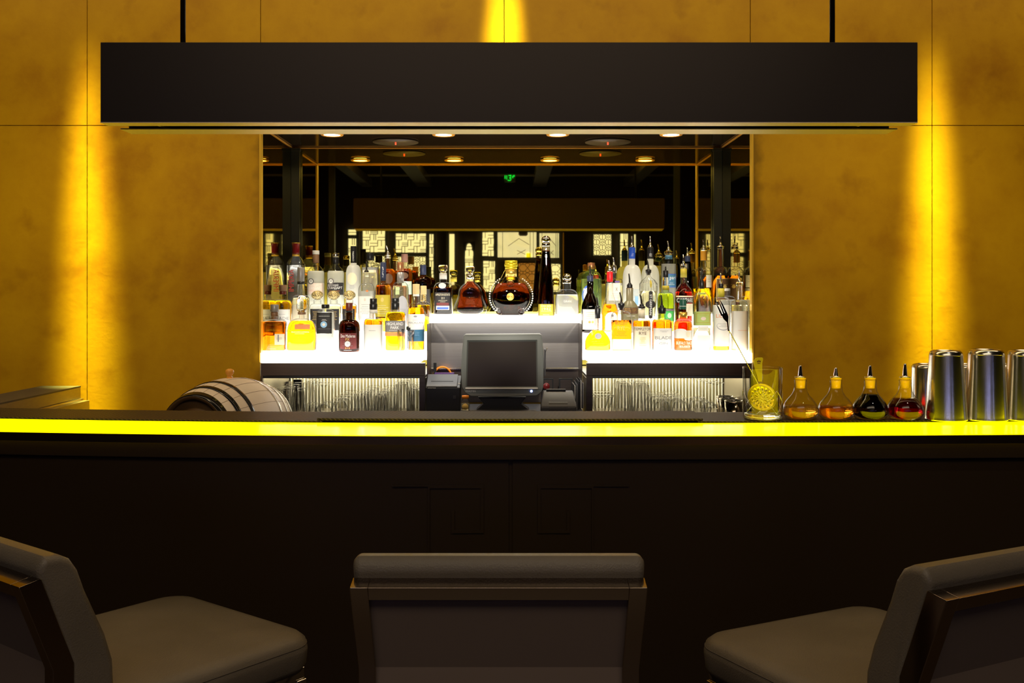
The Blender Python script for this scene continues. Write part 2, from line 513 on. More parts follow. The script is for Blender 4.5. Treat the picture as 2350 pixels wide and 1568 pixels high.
# downlights in the recess ceiling
DL = 4.20
lbls = ['round recessed downlight at the far left of the recess ceiling', 'round recessed downlight second from the left in the recess ceiling',
        'round recessed downlight second from the right in the recess ceiling', 'round recessed downlight at the far right of the recess ceiling']
for px, lb in zip((762, 1018, 1280, 1540), lbls):
    x = wx(px, DL)
    r = root('downlight', (x, DL, ZT - .004), lb, 'ceiling light', 'downlights in the recess ceiling')
    MB().lathe([(.036, -.004), (.046, -.004), (.048, .0), (.048, .0035), (.036, .0035)], 'copper_trim', c=(x, DL, ZT - .004), caps=False).build('light_rim', r)
    MB().lathe([(.034, .0), (.034, .003)], 'bulb', c=(x, DL, ZT - .006)).build('light_lens', r)
for px, lb in ((908, 'faint round brown speaker disc on the recess ceiling, left one with a red light'), (1395, 'faint round brown speaker disc on the recess ceiling, right one with a red light')):
    x = wx(px, 4.42)
    r = root('ceiling_speaker', (x, 4.42, ZT), lb, 'speaker', 'speaker discs in the recess ceiling')
    MB().lathe([(.10, -.004), (.098, 0.0), (.09, .0005)], 'disc_brown', c=(x, 4.42, ZT)).build('speaker_grille', r)
    MB().lathe([(.003, -.014), (.003, -.004)], 'led_red', c=(x, 4.42, ZT), seg=10).build('indicator_light', r)

# ------------------------------------------------------------------ the room behind, seen in the mirror
DV = 16.0
YB = 2 * YM - DV          # -6.8


def bx_(px): return wx(px, DV)
def bz_(py): return wz(py, DV)


holes = [  # px0,px1,py0,py1,pattern,glow
    (799, 818, 527, 540, 'basket', 'window_glow'), (799, 818, 547, 640, 'basket', 'window_glow'), (832, 884, 524, 579, 'basket', 'window_glow'), (845, 884, 588, 640, 'flower', 'window_glow'),
    (908, 978, 536, 580, 'basket', 'window_glow'), (909, 977, 589, 650, 'flower', 'window_glow'), (985, 995, 537, 660, 'basket', 'window_glow'), (1031, 1043, 537, 660, '', 'window_glow'),
    (1067, 1086, 559, 660, 'basket', 'window_glow'), (1107, 1133, 533, 588, 'basket', 'window_glow'), (1109, 1136, 599, 670, 'basket', 'window_glow'),
    (1142, 1231, 533, 591, 'lines', 'window_marble'), (1238, 1283, 535, 592, 'lines', 'window_marble'), (1190, 1231, 604, 670, 'hex', 'window_amber'), (1262, 1286, 606, 670, 'hex', 'window_glow'),
    (1362, 1403, 538, 586, 'flower', 'window_glow'), (1423, 1441, 536, 620, 'basket', 'window_glow'), (1455, 1459, 538, 580, '', 'window_glow'),
    (1660, 1700, 536, 548, 'basket', 'window_glow'), (1660, 1700, 556, 640, 'basket', 'window_glow'), (640, 690, 540, 640, 'basket', 'window_glow'), (1752, 1790, 530, 640, 'basket', 'window_glow'), (560, 600, 530, 640, 'basket', 'window_glow')]
Yf = YB


def lattice(mb, x0, x1, z0, z1, kind, y):
    t = .0045
    rnd = random.Random(int(abs(x0) * 1000) + 3)

    def hb(a, b, z): mb.box(a, b, y, y + .02, z - t, z + t, 'lattice_wood')
    def vb(x, a, b): mb.box(x - t, x + t, y, y + .02, a, b, 'lattice_wood')

    def dg(xa, za, xb, zb):
        d = Vector((xb - xa, 0, zb - za)); ln = d.length; ang = math.atan2(zb - za, xb - xa)
        M = Matrix.Translation(((xa + xb) / 2, y + .01, (za + zb) / 2)) @ Matrix.Rotation(-ang, 4, 'Y')
        mb.box(-ln / 2, ln / 2, -.01, .01, -t * .8, t * .8, 'lattice_wood', M)
    if kind == 'basket':
        a = .105
        nx = max(1, round((x1 - x0) / a)); nz = max(1, round((z1 - z0) / a))
        ax, az = (x1 - x0) / nx, (z1 - z0) / nz
        for i in range(nx):
            for j in range(nz):
                u, v = x0 + i * ax, z0 + j * az
                if (i + j) % 2:
                    vb(u, v, v + az); vb(u + ax * .5, v, v + az)
                    if rnd.random() < .4: vb(u + ax * .75, v, v + az)
                    hb(u, u + ax, v + az)
                else:
                    hb(u, u + ax, v); hb(u, u + ax, v + az * .5)
                    if rnd.random() < .3: hb(u, u + ax, v + az * .25)
                    vb(u + ax, v, v + az)
    elif kind == 'flower':
        a = .092
        nx = max(1, round((x1 - x0) / a)); nz = max(1, round((z1 - z0) / a))
        ax, az = (x1 - x0) / nx, (z1 - z0) / nz
        for i in range(nx):
            for j in range(nz):
                u, v = x0 + i * ax, z0 + j * az
                cx_, cz_ = u + ax / 2, v + az / 2
                k = .28
                pts = [(u + ax * k, v), (u + ax * (1 - k), v), (u + ax, v + az * k), (u + ax, v + az * (1 - k)), (u + ax * (1 - k), v + az), (u + ax * k, v + az), (u, v + az * (1 - k)), (u, v + az * k)]
                for q in range(8):
                    p, r2 = pts[q], pts[(q + 1) % 8]
                    dg(p[0], p[1], r2[0], r2[1])
                if (i + j) % 2:
                    dg(cx_ - ax * .25, cz_, cx_, cz_ + az * .25); dg(cx_, cz_ + az * .25, cx_ + ax * .25, cz_); dg(cx_ + ax * .25, cz_, cx_, cz_ - az * .25); dg(cx_, cz_ - az * .25, cx_ - ax * .25, cz_)
                    for dx, dz in ((.25, 0), (-.25, 0)): hb(cx_ + min(dx * ax, dx * 2 * ax), cx_ + max(dx * ax, dx * 2 * ax), cz_)
                else:
                    vb(cx_, v, v + az)
    elif kind == 'hex':
        a = .16
        nx = max(1, round((x1 - x0) / a)); nz = max(1, round((z1 - z0) / (a * 1.1)))
        ax, az = (x1 - x0) / nx, (z1 - z0) / nz
        for i in range(nx):
            for j in range(nz):
                u, v = x0 + i * ax, z0 + j * az
                c_ = [(u, v + az * .5), (u + ax * .3, v + az * .85), (u + ax * .7, v + az * .85), (u + ax, v + az * .5), (u + ax * .7, v + az * .15), (u + ax * .3, v + az * .15)]
                for q in range(6): dg(*c_[q], *c_[(q + 1) % 6])
                dg(u + ax * .3, v + az * .85, u, v + az); dg(u + ax * .7, v + az * .85, u + ax, v + az); dg(u + ax * .3, v + az * .15, u, v); dg(u + ax * .7, v + az * .15, u + ax, v)
                vb(u + ax / 2, v + az * .85, v + az); vb(u + ax / 2, v, v + az * .15)
    elif kind == 'lines':
        t2 = .004
        for fx in (.13, .84, .92): mb.box(x0 + (x1 - x0) * fx - t2, x0 + (x1 - x0) * fx + t2, y + .03, y + .034, z0, z1, 'grey_ink')
        w_, h_ = x1 - x0, z1 - z0
        for q in ((.27, .45, .55, .75), (.55, .75, .82, .5), (.5, .28, .72, .12), (.72, .3, .5, .12)):
            xa, za, xb, zb = x0 + w_ * q[0], z0 + h_ * q[1], x0 + w_ * q[2], z0 + h_ * q[3]
            d = math.hypot(xb - xa, zb - za); ang = math.atan2(zb - za, xb - xa)
            M = Matrix.Translation(((xa + xb) / 2, y + .032, (za + zb) / 2)) @ Matrix.Rotation(-ang, 4, 'Y')
            mb.box(-d / 2, d / 2, -.002, .002, -t2, t2, 'grey_ink', M)


for i, (a, b, c, d, kind, glow) in enumerate(holes):
    x0, x1, z1, z0 = bx_(a), bx_(b), bz_(c), bz_(d)
    arch = (a == 1067)
    f = MB()
    t = .03
    f.box(x0 - t, x0, Yf - .03, Yf + .03, z0 - t, z1 + t, 'lattice_wood'); f.box(x1, x1 + t, Yf - .03, Yf + .03, z0 - t, z1 + t, 'lattice_wood')
    f.box(x0, x1, Yf - .03, Yf + .03, z1, z1 + t, 'lattice_wood'); f.box(x0, x1, Yf - .03, Yf + .03, z0 - t, z0, 'lattice_wood')
    if arch:      # cusped arch head
        h = .13
        f.prism([(x0, z1), (x0, z1 - h), (x0 + .022, z1 - h + .03), (x0 + .022, z1 - .05), (x0 + .04, z1 - .01), (x0 + .055, z1)], Yf - .01, Yf + .02, 'lattice_wood', 'y')
        f.prism([(x1, z1), (x1, z1 - h), (x1 - .022, z1 - h + .03), (x1 - .022, z1 - .05), (x1 - .04, z1 - .01), (x1 - .055, z1)], Yf - .01, Yf + .02, 'lattice_wood', 'y')
    fo = f.build('window_%d' % (i + 1)); struct(fo)
    if kind:
        l_ = MB(); lattice(l_, x0, x1, z0, z1, kind, Yf - .01 if kind != 'lines' else Yf - .03); l_.build('lattice', fo, fix=False)
    MB().box(x0, x1, Yf - .05, Yf - .04, z0, z1, glow).build('window_pane', fo)
    if a == 1142:
        s_ = DV / F
        MB().prism([(bx_(1190), z1), (bx_(1190), z1 - 6 * s_), (bx_(1193), z1 - 9 * s_), (bx_(1208), z1 - 9 * s_), (bx_(1211), z1 - 6 * s_), (bx_(1211), z1)], Yf + .02, Yf + .06, 'charcoal_plastic', 'y').build('lamp_shade', fo)
        MB().box(bx_(1208), bx_(1218), Yf - .03, Yf - .02, z0, z0 + 10 * s_, 'note_yellow').build('yellow_note', fo)
o = MB()
o.box(-5.5, 5.5, -7.4, -6.9, 0, ZC, 'room_dark')
o.box(bx_(1018), bx_(1025), -6.9, -6.7, 0, bz_(530), 'lattice_wood'); o.box(bx_(1291), bx_(1293), -6.9, -6.7, 0, bz_(535), 'chrome_satin'); o.box(bx_(1031), bx_(1032), -6.88, -6.72, bz_(537), bz_(529), 'chrome_satin')
struct(o.build('wall_back'))
# columns, beams and the exit sign in the room behind
for i, (px, lb) in enumerate(((762, 'slim dark olive column seen in the mirror left of the lattice windows'), (1553, 'slim dark olive column seen in the mirror right of the lattice windows'))):
    x = wx(px, 14); y = 2 * YM - 14
    o = MB().box(x - .04, x + .04, y - .04, y + .04, 0, ZC, 'grey_plastic').build('column')
    tag(rebase(o), lb, 'column', 'columns in the room behind')
bl = ['grey ceiling beam seen in the mirror, running back on the left', 'pale grey ceiling beam seen in the mirror, left of the green exit sign', 'grey ceiling beam seen in the mirror, right of the green exit sign', 'dim ceiling beam seen in the mirror at far right']
for (px, w_), lb in zip(((848, .12), (982, .17), (1246, .16), (1452, .14)), bl):
    x = wx(px, DV)
    o = MB().box(x - w_, x + w_ * .3, -6.85, -1.5, bz_(428), bz_(428) + .12, 'grey_beam').build('ceiling_beam')
    tag(rebase(o), lb, 'beam', 'ceiling beams in the room behind')
o = MB().box(bx_(870), bx_(1520), -5.6, -5.5, wz(404, 14.75), wz(401, 14.75), 'grey_beam').build('ceiling_beam')
tag(rebase(o), 'thin pale crosswise ceiling beam seen in the mirror above the exit sign', 'beam')
xs_, zs_, ys_ = wx(1170, 14.6), wz(409, 14.6), 2 * YM - 14.6
r = root('exit_sign', (xs_, ys_, zs_ - .05), 'small green lit exit sign hanging in the dark, seen in the mirror', 'sign')
e = MB().box(xs_ - .08, xs_ + .08, ys_ - .03, ys_, zs_ - .055, zs_ + .055, 'black_plastic').build('sign_box', r)
e = MB()
for q in ((-.075, -.062, -.01, .04), (-.05, -.038, -.02, .04), (-.02, .02, .03, .045), (.008, .02, -.03, .045), (-.03, .01, -.04, -.025), (.035, .05, .0, .035), (.05, .07, .02, .045), (-.01, .012, -.005, .01)):
    e.box(xs_ + q[0], xs_ + q[1], ys_ + .001, ys_ + .004, zs_ + q[2], zs_ + q[3], 'exit_green')
e.build('exit_symbol', r)

# ------------------------------------------------------------------ hanging canopy over the bar
ZB_, ZTP = wz(281, 2.5), wz(97, 2.5)
WC = wx(2106, 2.5)
WL = wx(230.5, 2.5)
r = root('hanging_canopy', ((WL + WC) / 2, 2.59, ZB_), 'long dark steel canopy hanging on two rods above the bar', 'canopy')
MB().box(WL, WC, 2.50, 2.508, ZB_, ZTP, 'canopy_steel').build('front_panel', r, bevel=.001)
MB().box(WL, WC, 2.50, 2.548, ZB_ - .001, ZB_ + .002, 'canopy_lip').build('front_flange', r)
MB().box(-1.003, 1.003, 2.668, 2.676, ZB_ + .002, ZTP, 'canopy_steel').build('back_panel', r)
MB().box(-.999, .999, 2.600, 2.676, ZB_ - .001, ZB_ + .002, 'canopy_lip').build('back_flange', r)
for s in (-1, 1): MB().box(s * 1.003 - .003, s * 1.003 + .003, 2.508, 2.668, ZB_ + .045, ZTP - .01, 'canopy_steel').build('end_panel', r)
MB().box(-1., 1., 2.508, 2.668, ZTP - .006, ZTP - .002, 'canopy_steel').build('top_panel', r)
for s in (-1, 1): MB().tube([(s * .92, 2.51, ZB_ + .008), (s * .88, 2.67, ZB_ + .008)], .002, 'canopy_lip', 6).build('cross_brace', r)
for px in (420, 1910):
    x = wx(px, 2.59)
    MB().lathe([(.0068, ZTP - .005), (.0068, ZC - .002)], 'rod_black', c=(x, 2.59, 0), seg=16).build('hanging_rod', r)

# ------------------------------------------------------------------ bar counter
ZBAR = EZ - .339


def bow(x): return (.0515 if x < 0 else .0195) * x * x


NX = 40
X0, X1 = -2.6, 2.6


def slab(mb, y0, y1, z0, z1, mat, x0=X0, x1=X1, n=NX, ends=None):
    v = []; f = []
    for i in range(n + 1):
        t = i / n
        xa = x0 + (x1 - x0) * t
        xb = (ends[0] + (ends[1] - ends[0]) * t) if ends else xa
        v += [(xa, y0 + bow(xa), z0), (xb, y1 + bow(xb), z0), (xb, y1 + bow(xb), z1), (xa, y0 + bow(xa), z1)]
    for i in range(n):
        a, b = i * 4, i * 4 + 4
        for k in range(4): f.append((a + k, a + (k + 1) % 4, b + (k + 1) % 4, b + k))
    f += [(3, 2, 1, 0), (n * 4, n * 4 + 1, n * 4 + 2, n * 4 + 3)]
    mb.add(v, f, mat, False)
    return mb


r = root('bar_counter', (0, 2.66, 0), 'long dark wooden bar counter with a glowing yellow top edge', 'bar counter')
slab(MB(), 2.47, 2.86, 0, 1.10, 'bar_wood').build('bar_front', r)
slab(MB(), 2.445, 2.88, 1.1025, ZBAR - .022, 'bar_wood').build('counter_fascia', r)
slab(MB(), 2.678, 2.925, ZBAR - .02, ZBAR, 'black_plastic').build('countertop', r)
slab(MB(), 2.44, 2.676, ZBAR - .018, ZBAR, 'strip_glass').build('light_strip', r)
slab(MB(), 2.437, 2.4395, ZBAR - .0225, ZBAR - .0015, 'bar_trim').build('edge_trim', r)
# front panels, joint and fretwork mouldings
pb = MB()
jx = wx(1172, 2.46)
for a, b in ((X0, -1.65), (-1.642, jx - .005), (jx + .005, 1.63), (1.638, X1)):
    slab(pb, 2.462, 2.472, .1, 1.096, 'bar_wood', a, b, 16)
pb.build('front_panelling', r)


def groove(mb, a, b, c, d, s):
    X = lambda px: (wx(px, 2.458) if s > 0 else 2 * jx - wx(px, 2.458))
    xa, xb = sorted((X(a), X(b)))
    mb.box(xa, xb, 2.457, 2.463, wz(d, 2.458), wz(c, 2.458), 'bar_wood')


for s in (1, -1):
    g = MB()
    for q in ((982, 1110, 1114, 1121), (1103, 1110, 1121, 1224), (1036, 1103, 1217, 1224), (1036, 1043, 1173, 1217), (982, 986, 1121, 1700), (900, 982, 1114, 1117)):
        groove(g, *q, s)
    g.build('fretwork_moulding', r)
# bar mats
MATL = ['long black ribbed bar mat along the left of the bar top', 'black ribbed bar mat at the centre, overlapping the two others', 'black ribbed bar mat under the mixing glass and small bottles on the right']
for (a, b, ea, eb, zt), lb in zip(((-2.2, wx(740, 2.7), -2.3, wx(755, 2.85), .004), (wx(725, 2.69), wx(1614, 2.69), wx(768, 2.84), wx(1598, 2.84), .010), (wx(1600, 2.7), 1.8, wx(1590, 2.84), 1.85, .004)), MATL):
    m = MB()
    y0 = 2.682 if zt < .008 else 2.69
    y1 = 2.885 if zt < .008 else 2.872
    slab(m, y0, y1, ZBAR + (.0005 if zt < .008 else .0046), ZBAR + zt, 'mat_rubber', a, b, 24, (ea, eb))
    o = m.build('bar_mat'); tag(rebase(o), lb, 'bar mat', 'bar mats')

# work counter under the barrel and aisle side
o = MB().box(-1.60, -.36, 3.30, 3.80, 0, .858, 'steel_rail').build('work_counter')
tag(rebase(o), 'low steel work counter behind the bar under the oak barrel', 'counter')

# side counter at far left
r = root('side_counter', (wx(100, 3.6), 3.4, 0), 'dark topped steel side counter against the gold wall at far left', 'counter')
xa, xb, xc = wx(85, 3.95), wx(175, 3.95), wx(190, 3.93)
zt = wz(888, 3.95)
MB().box(xa, xb, 3.14, 3.992, zt - .006, zt, 'charcoal_plastic').build('top', r)
MB().box(xa, xb - .001, 3.15, 3.992, zt - .048, zt - .006, 'brushed_steel').build('upstand', r)
MB().box(xa, xb + .012, 3.145, 3.992, zt - .056, zt - .049, 'chrome_satin').build('ledge', r)
MB().box(xa, xc, 3.145, 3.992, zt - .40, zt - .057, 'brushed_steel').build('cabinet_side', r)
MB().box(xa, xc - .01, 3.16, 3.992, 0, zt - .40, 'brushed_steel').build('base', r)
# ------------------------------------------------------------------ back bar: lit stepped shelves, cabinets, centre section
T1, T2, T3 = 1.273, 1.342, 1.416
SL0, SL1 = XL + .006, wx(978, 4.0)
SR0, SR1 = wx(1338, 4.0), XR - .006


def stepped(lbl, x0, x1, cl, cr):
    r = root('lit_bottle_shelf', ((x0 + x1) / 2, 4.28, 1.234), lbl, 'shelf')
    zb = 1.2345
    # lowest step, chamfered at its inner front corner
    poly = [(x0, 3.982), (x1, 3.982), (x1, 4.16), (x0, 4.16)]
    c = .022
    m = MB()
    pf = [(x0, zb), (x1, zb), (x1, T1), (x0, T1)]
    if cr: pf = [(x0, zb), (x1 - c, zb), (x1, zb + c * 1.1), (x1, T1), (x0, T1)]
    if cl: pf = [(x0 + c, zb), (x1, zb), (x1, T1), (x0, T1), (x0, zb + c * 1.1)]
    m.prism(pf, 3.982, 4.16, 'shelf_light', 'y'); m.build('lower_step', r)
    MB().box(x0, x1, 4.16, 4.36, zb, T2, 'shelf_light').build('middle_step', r)
    MB().box(x0, x1, 4.36, 4.563 - (.0 if True else 0), zb, T3, 'shelf_light').build('upper_step', r)
    return r


stepped('white glowing three-step bottle shelf left of the till', SL0, SL1, False, True)
stepped('white glowing three-step bottle shelf right of the till', SR0, SR1, True, False)
CX0, CX1 = wx(985, 3.99), wx(1333, 3.99)
CD1 = wx(987, 4.36) + .0
o = MB().prism([(CX0, 3.99), (CX1, 3.99), (CX1, 4.30), (SR0 - .002, 4.56), (SL1 + .002, 4.56), (CX0, 4.30)], T3 - .0255, T3, 'shelf_light', 'z').build('lit_bottle_shelf', bevel=.001)
tag(rebase(o), 'white glowing single shelf at the centre above the till', 'shelf')
# steel back of the centre
r = root('steel_back_panel', (wx(1160, 4.2), 4.2, wz(845, 4.2)), 'brushed steel panel behind the till, under the centre shelf', 'panel')
px0, px1 = SL1 + .002, SR0 - .002
MB().box(px0, px1, 4.20, 4.205, wz(845, 4.2), T3 - .028, 'brushed_steel').build('upper_panel', r)
MB().box(px0, px1, 4.20, 4.225, wz(848, 4.2), wz(845, 4.2) - .0005, 'chrome_satin').build('seam', r)
MB().box(px0, px1, 4.226, 4.23, 1.052, wz(848, 4.2) - .001, 'steel_rail').build('lower_panel', r)
for s, xx in ((1, px0), (-1, px1)):
    MB().box(min(xx, xx + s * .003), max(xx, xx + s * .003), 4.01, 4.199, 1.052, T3 - .03, 'steel_rail').build('side_return', r)
r = root('till_counter', (wx(1160, 4), 4.0, 0), 'dark counter carrying the till and printers', 'counter')
MB().box(px0 + .004, px1 - .004, 3.80, 4.19, 1.03, 1.05, 'charcoal_plastic').build('top', r)
MB().box(px0 + .006, px1 - .006, 3.81, 4.19, 0, 1.03, 'steel_rail').build('base', r)

ZF = .998


def cabinet(lbl, x0, x1, post_left):
    r = root('glass_cabinet', ((x0 + x1) / 2, 4.27, 0), lbl, 'cabinet')
    yf = 3.985
    zt_, zr, zo = 1.2325, wz(862, 4), wz(868, 4)
    MB().box(x0, x1, yf, yf + .03, zr, zt_, 'steel_rail').build('top_rail', r, bevel=.001)
    MB().box(x0 + .002, x1 - .002, yf + .004, 4.555, zo, zr - .001, 'charcoal_plastic').build('cabinet_roof', r)
    pw = wx(975, 4) - wx(962, 4)
    a, b = (x0, x0 + pw) if post_left else (x1 - pw, x1)
    MB().box(a, b, yf, yf + .03, .3, zr - .0005, 'steel_rail').build('post', r)
    a, b = (x1 - .008, x1) if post_left else (x0, x0 + .008)
    MB().box(a, b, yf, yf + .02, .3, zr - .0005, 'steel_rail').build('edge_post', r)
    MB().box(x0, x0 + .003, yf + .031, 4.555, .3, zo - .001, 'cab_inner').build('side_panel', r)
    MB().box(x1 - .003, x1, yf + .031, 4.555, .3, zo - .001, 'cab_inner').build('side_panel', r)
    MB().box(x0 + .004, x1 - .004, yf + .03, 4.50, ZF - .02, ZF, 'cab_inner').build('shelf', r)
    MB().box(x0 + .004, x1 - .004, yf + .03, 4.50, .0, .98 - .003, 'steel_rail').build('lower_cabinet', r)
    # corrugated lit back
    m = MB(); pr = []
    n = 44
    xs = [x0 + .004 + (x1 - x0 - .008) * i / (n * 8) for i in range(n * 8 + 1)]
    v = []; f = []
    for i, x in enumerate(xs):
        y = 4.50 + .007 * math.cos(2 * PI * i / 8)
        v += [(x, y, ZF), (x, y, zo - .002)]
    f = [(2 * i, 2 * i + 2, 2 * i + 3, 2 * i + 1) for i in range(len(xs) - 1)]
    m.add(v, f, 'cab_back', True)
    for i in range(n):
        x = x0 + .004 + (x1 - x0 - .008) * (i + .5) / n
        m.box(x - .0017, x + .0017, 4.492, 4.4925, ZF, zo - .002, 'rib_light')
    m.build('ribbed_back', r, fix=False)
    MB().box(x0 + .03, x1 - .03, 4.44, 4.452, zo - .012, zo - .0005, 'cab_led').build('light_tube', r)
    return r


cabinet('steel cabinet of upside-down glasses left of the till', SL0, wx(976, 4), False)
cabinet('steel cabinet of upside-down glasses right of the till', wx(1346, 4), SR1, True)

# ---- glassware
def inner(pts, t=.002, base=.006):
    return pts


def glass_profile(outer, t, zb):
    """outer: list (r,z) from base to rim (glass standing on base); returns closed outer+inner profile"""
    p = [(.001, 0)] + outer
    inn = [(max(.001, r - t), z) for r, z in reversed(outer) if z > zb]
    p += inn + [(max(.001, outer[0][0] - t - .003), zb), (.001, zb)]
    return p


def flip(p):
    h = max(z for r, z in p)
    return [(r, h - z) for r, z in p]


def make_glass(kind):
    h = {'highball': .128, 'tall': .150, 'rocks': .088, 'tumbler': .108, 'shot': .070, 'coupe': .140, 'wine': .150, 'carafe': .10}[kind]
    if kind == 'highball': o = [(.026, 0), (.0275, .004), (.031, h)]
    elif kind == 'tall': o = [(.026, 0), (.0275, .004), (.029, h * .5), (.034, h)]
    elif kind == 'rocks': o = [(.028, 0), (.031, .004), (.034, h * .5), (.036, h)]
    elif kind == 'tumbler': o = [(.022, 0), (.0245, .004), (.033, h)]
    elif kind == 'shot': o = [(.020, 0), (.0215, .004), (.026, h)]
    elif kind == 'carafe': o = [(.045, 0), (.047, .004), (.030, h * .6), (.018, h)]
    if kind in ('coupe', 'wine'):
        R = .037
        p = [(.001, 0), (R, 0), (R, .002), (.012, .006), (.0042, .014), (.0038, h * .52), (.012, h * .56), (.030, h * .68), (.036, h * .82), (.031, h), (.0295, h), (.0342, h * .82), (.0285, h * .69), (.010, h * .585), (.001, h * .58)]
    else:
        p = glass_profile(o, .0018, .010 if kind != 'rocks' else .014)
    m = MB().lathe([(r, z) for r, z in flip(p)], 'glass_cup', seg=32)
    ob = m.build({'wine': 'wine_glass', 'coupe': 'wine_glass', 'carafe': 'glass_carafe', 'rocks': 'rocks_glass', 'shot': 'shot_glass', 'tall': 'highball_glass', 'highball': 'highball_glass', 'tumbler': 'tumbler_glass'}[kind])
    return ob


protos = {}
GL = {'highball': ('clear highball glass standing upside down', 'glass'), 'tall': ('tall clear highball glass standing upside down', 'glass'), 'rocks': ('short clear rocks glass standing upside down', 'glass'),
      'tumbler': ('clear tapered tumbler standing upside down', 'glass'), 'shot': ('small clear glass standing upside down', 'glass'), 'coupe': ('stemmed glass standing upside down', 'glass'),
      'wine': ('stemmed wine glass standing upside down', 'glass'), 'carafe': ('small conical clear glass carafe', 'carafe')}
RANK = ['front', 'second', 'third', 'fourth', 'fifth', 'sixth']


def place_glass(kind, x, y, label, group):
    if kind not in protos:
        o = make_glass(kind); protos[kind] = o
    else:
        o = protos[kind].copy(); COL.objects.link(o)
    o.location = (x, y, ZF + .0005)
    tag(o, label, 'carafe' if kind == 'carafe' else 'glass', group)


def rows(kind, px, D0, n, gap, side, desc, dx=0):
    for i in range(n):
        D = D0 + i * gap
        place_glass(kind, wx(px, D0) + dx * i, D, '%s, %s %s' % (GL[kind][0], RANK[i] + ' in', desc), 'upside-down glasses in the %s cabinet' % side)


LC, RC = 'left', 'right'
rows('highball', 650, 4.07, 4, .09, LC, 'the file just right of the barrel')
rows('highball', 686, 4.07, 1, .085, LC, 'the second file right of the barrel')
rows('tall', 708, 4.20, 3, .09, LC, 'the tall file third from the barrel')
rows('shot', 718, 4.06, 1, .07, LC, 'the small file before the tall glasses')
rows('coupe', 743, 4.12, 2, .10, LC, 'the stemmed file beside the tall glasses')
rows('rocks', 780, 4.08, 4, .10, LC, 'the rocks file left of the tumblers')
rows('tumbler', 829, 4.07, 5, .085, LC, 'the fifth file, left of two tumbler files', .002)
rows('tumbler', 871, 4.07, 5, .085, LC, 'the sixth file, right of two tumbler files', .002)
rows('tall', 920, 4.12, 4, .09, LC, 'the tall file near the right post')
rows('highball', 950, 4.07, 4, .09, LC, 'the file against the right post')
rows('carafe', 1382, 4.08, 1, .1, RC, 'front left corner')
rows('carafe', 1376, 4.22, 1, .1, RC, 'second place from the left corner')
rows('tall', 1436, 4.08, 4, .09, RC, 'the tall file second from the left')
rows('tall', 1478, 4.08, 4, .09, RC, 'the tall file third from the left')
rows('rocks', 1520, 4.07, 4, .09, RC, 'the rocks file fourth from the left')
rows('rocks', 1561, 4.07, 4, .09, RC, 'the rocks file fifth from the left')
rows('rocks', 1600, 4.10, 1, .09, RC, 'the rocks file sixth from the left')
for i, (px, D) in enumerate(((1642, 4.08), (1628, 4.17), (1614, 4.26), (1600, 4.35))):
    place_glass('wine', wx(px, D), D, '%s, %s the diagonal row near the right end' % (GL['wine'][0], RANK[i] + ' in'), 'upside-down glasses in the right cabinet')
for i, (px, D) in enumerate(((1684, 4.09), (1672, 4.175), (1664, 4.26))):
    x = wx(px, D)
    r = root('bar_tin', (x, D, ZF), 'short dark tin with a bright rim, %s at the right end of the cabinet' % ['front', 'second', 'rear'][i], 'tin', 'short tins in the right cabinet')
    MB().lathe([(.034, .0005), (.035, .004), (.037, .072), (.034, .072), (.033, .008)], 'chrome_dark', c=(x, D, ZF)).build('body', r)
    MB().lathe([(.037, .0725), (.0385, .074), (.0385, .077), (.034, .077), (.034, .0725)], 'chrome', c=(x, D, ZF), caps=False).build('rim', r)
# dark picture-like box and napkin box in the back left of the left cabinet
o = MB().box(wx(672, 4.4), wx(690, 4.4), 4.41, 4.43, ZF + .001, wz(872, 4.4), 'lab_black').build('menu_stand'); tag(rebase(o), 'small dark upright menu stand at the back of the left cabinet', 'menu stand')
o = MB().box(wx(640, 4.43), wx(664, 4.43), 4.42, 4.47, ZF + .001, wz(876, 4.43), 'brushed_steel').build('steel_box'); tag(rebase(o), 'plain steel box behind the barrel in the left cabinet', 'box')

# ---- till (touch-screen monitor)
D = 3.93
r = root('till_monitor', (wx(1154, D), D + .08, 1.05), 'grey touch-screen till monitor under the centre shelf', 'till')
zb, zt_ = wz(912, D), wz(766, D)
m = MB()
# rounded trapezoid outline with bulging sides
out = []
for px, py in ((1068, 767), (1240, 766), (1243, 770), (1247, 800), (1248, 850), (1247, 888), (1243, 900), (1232, 909), (1150, 912), (1080, 910), (1066, 901), (1060, 888), (1058, 850), (1060, 810), (1064, 771)):
    out.append((wx(px, D), wz(py, D)))
m.prism(list(reversed(out)), D, D + .035, 'grey_plastic', 'y')
m.build('housing', r, bevel=.004)
scr = [(wx(a, D), wz(b, D)) for a, b in ((1072, 781), (1233, 780), (1234, 889), (1069, 888))]
m = MB()
# bezel ring sloping down to the screen
inn = [(wx(a, D), wz(b, D)) for a, b in ((1075, 785), (1230, 784), (1231, 887), (1072, 887))]
v = [(x, D - .004, z) for x, z in scr] + [(x, D - .0005, z) for x, z in inn]
m.add(v, [(i, (i + 1) % 4, (i + 1) % 4 + 4, i + 4) for i in range(4)], 'grey_bezel', False); m.build('bezel', r)
o_ = [(wx(a, D), wz(b, D)) for a, b in ((1066, 773), (1240, 772), (1242, 893), (1063, 893))]
m = MB(); v = [(x, D - .002, z) for x, z in o_] + [(x, D - .004, z) for x, z in scr]
m.add(v, [(i, (i + 1) % 4, (i + 1) % 4 + 4, i + 4) for i in range(4)], 'grey_plastic', True)
v = [(x, D - .0022, z) for x, z in o_] + [(x, D + .002, z) for x, z in o_]
m.add(v, [(i, (i + 1) % 4, (i + 1) % 4 + 4, i + 4) for i in range(4)], 'grey_plastic', False); m.build('frame_rim', r)
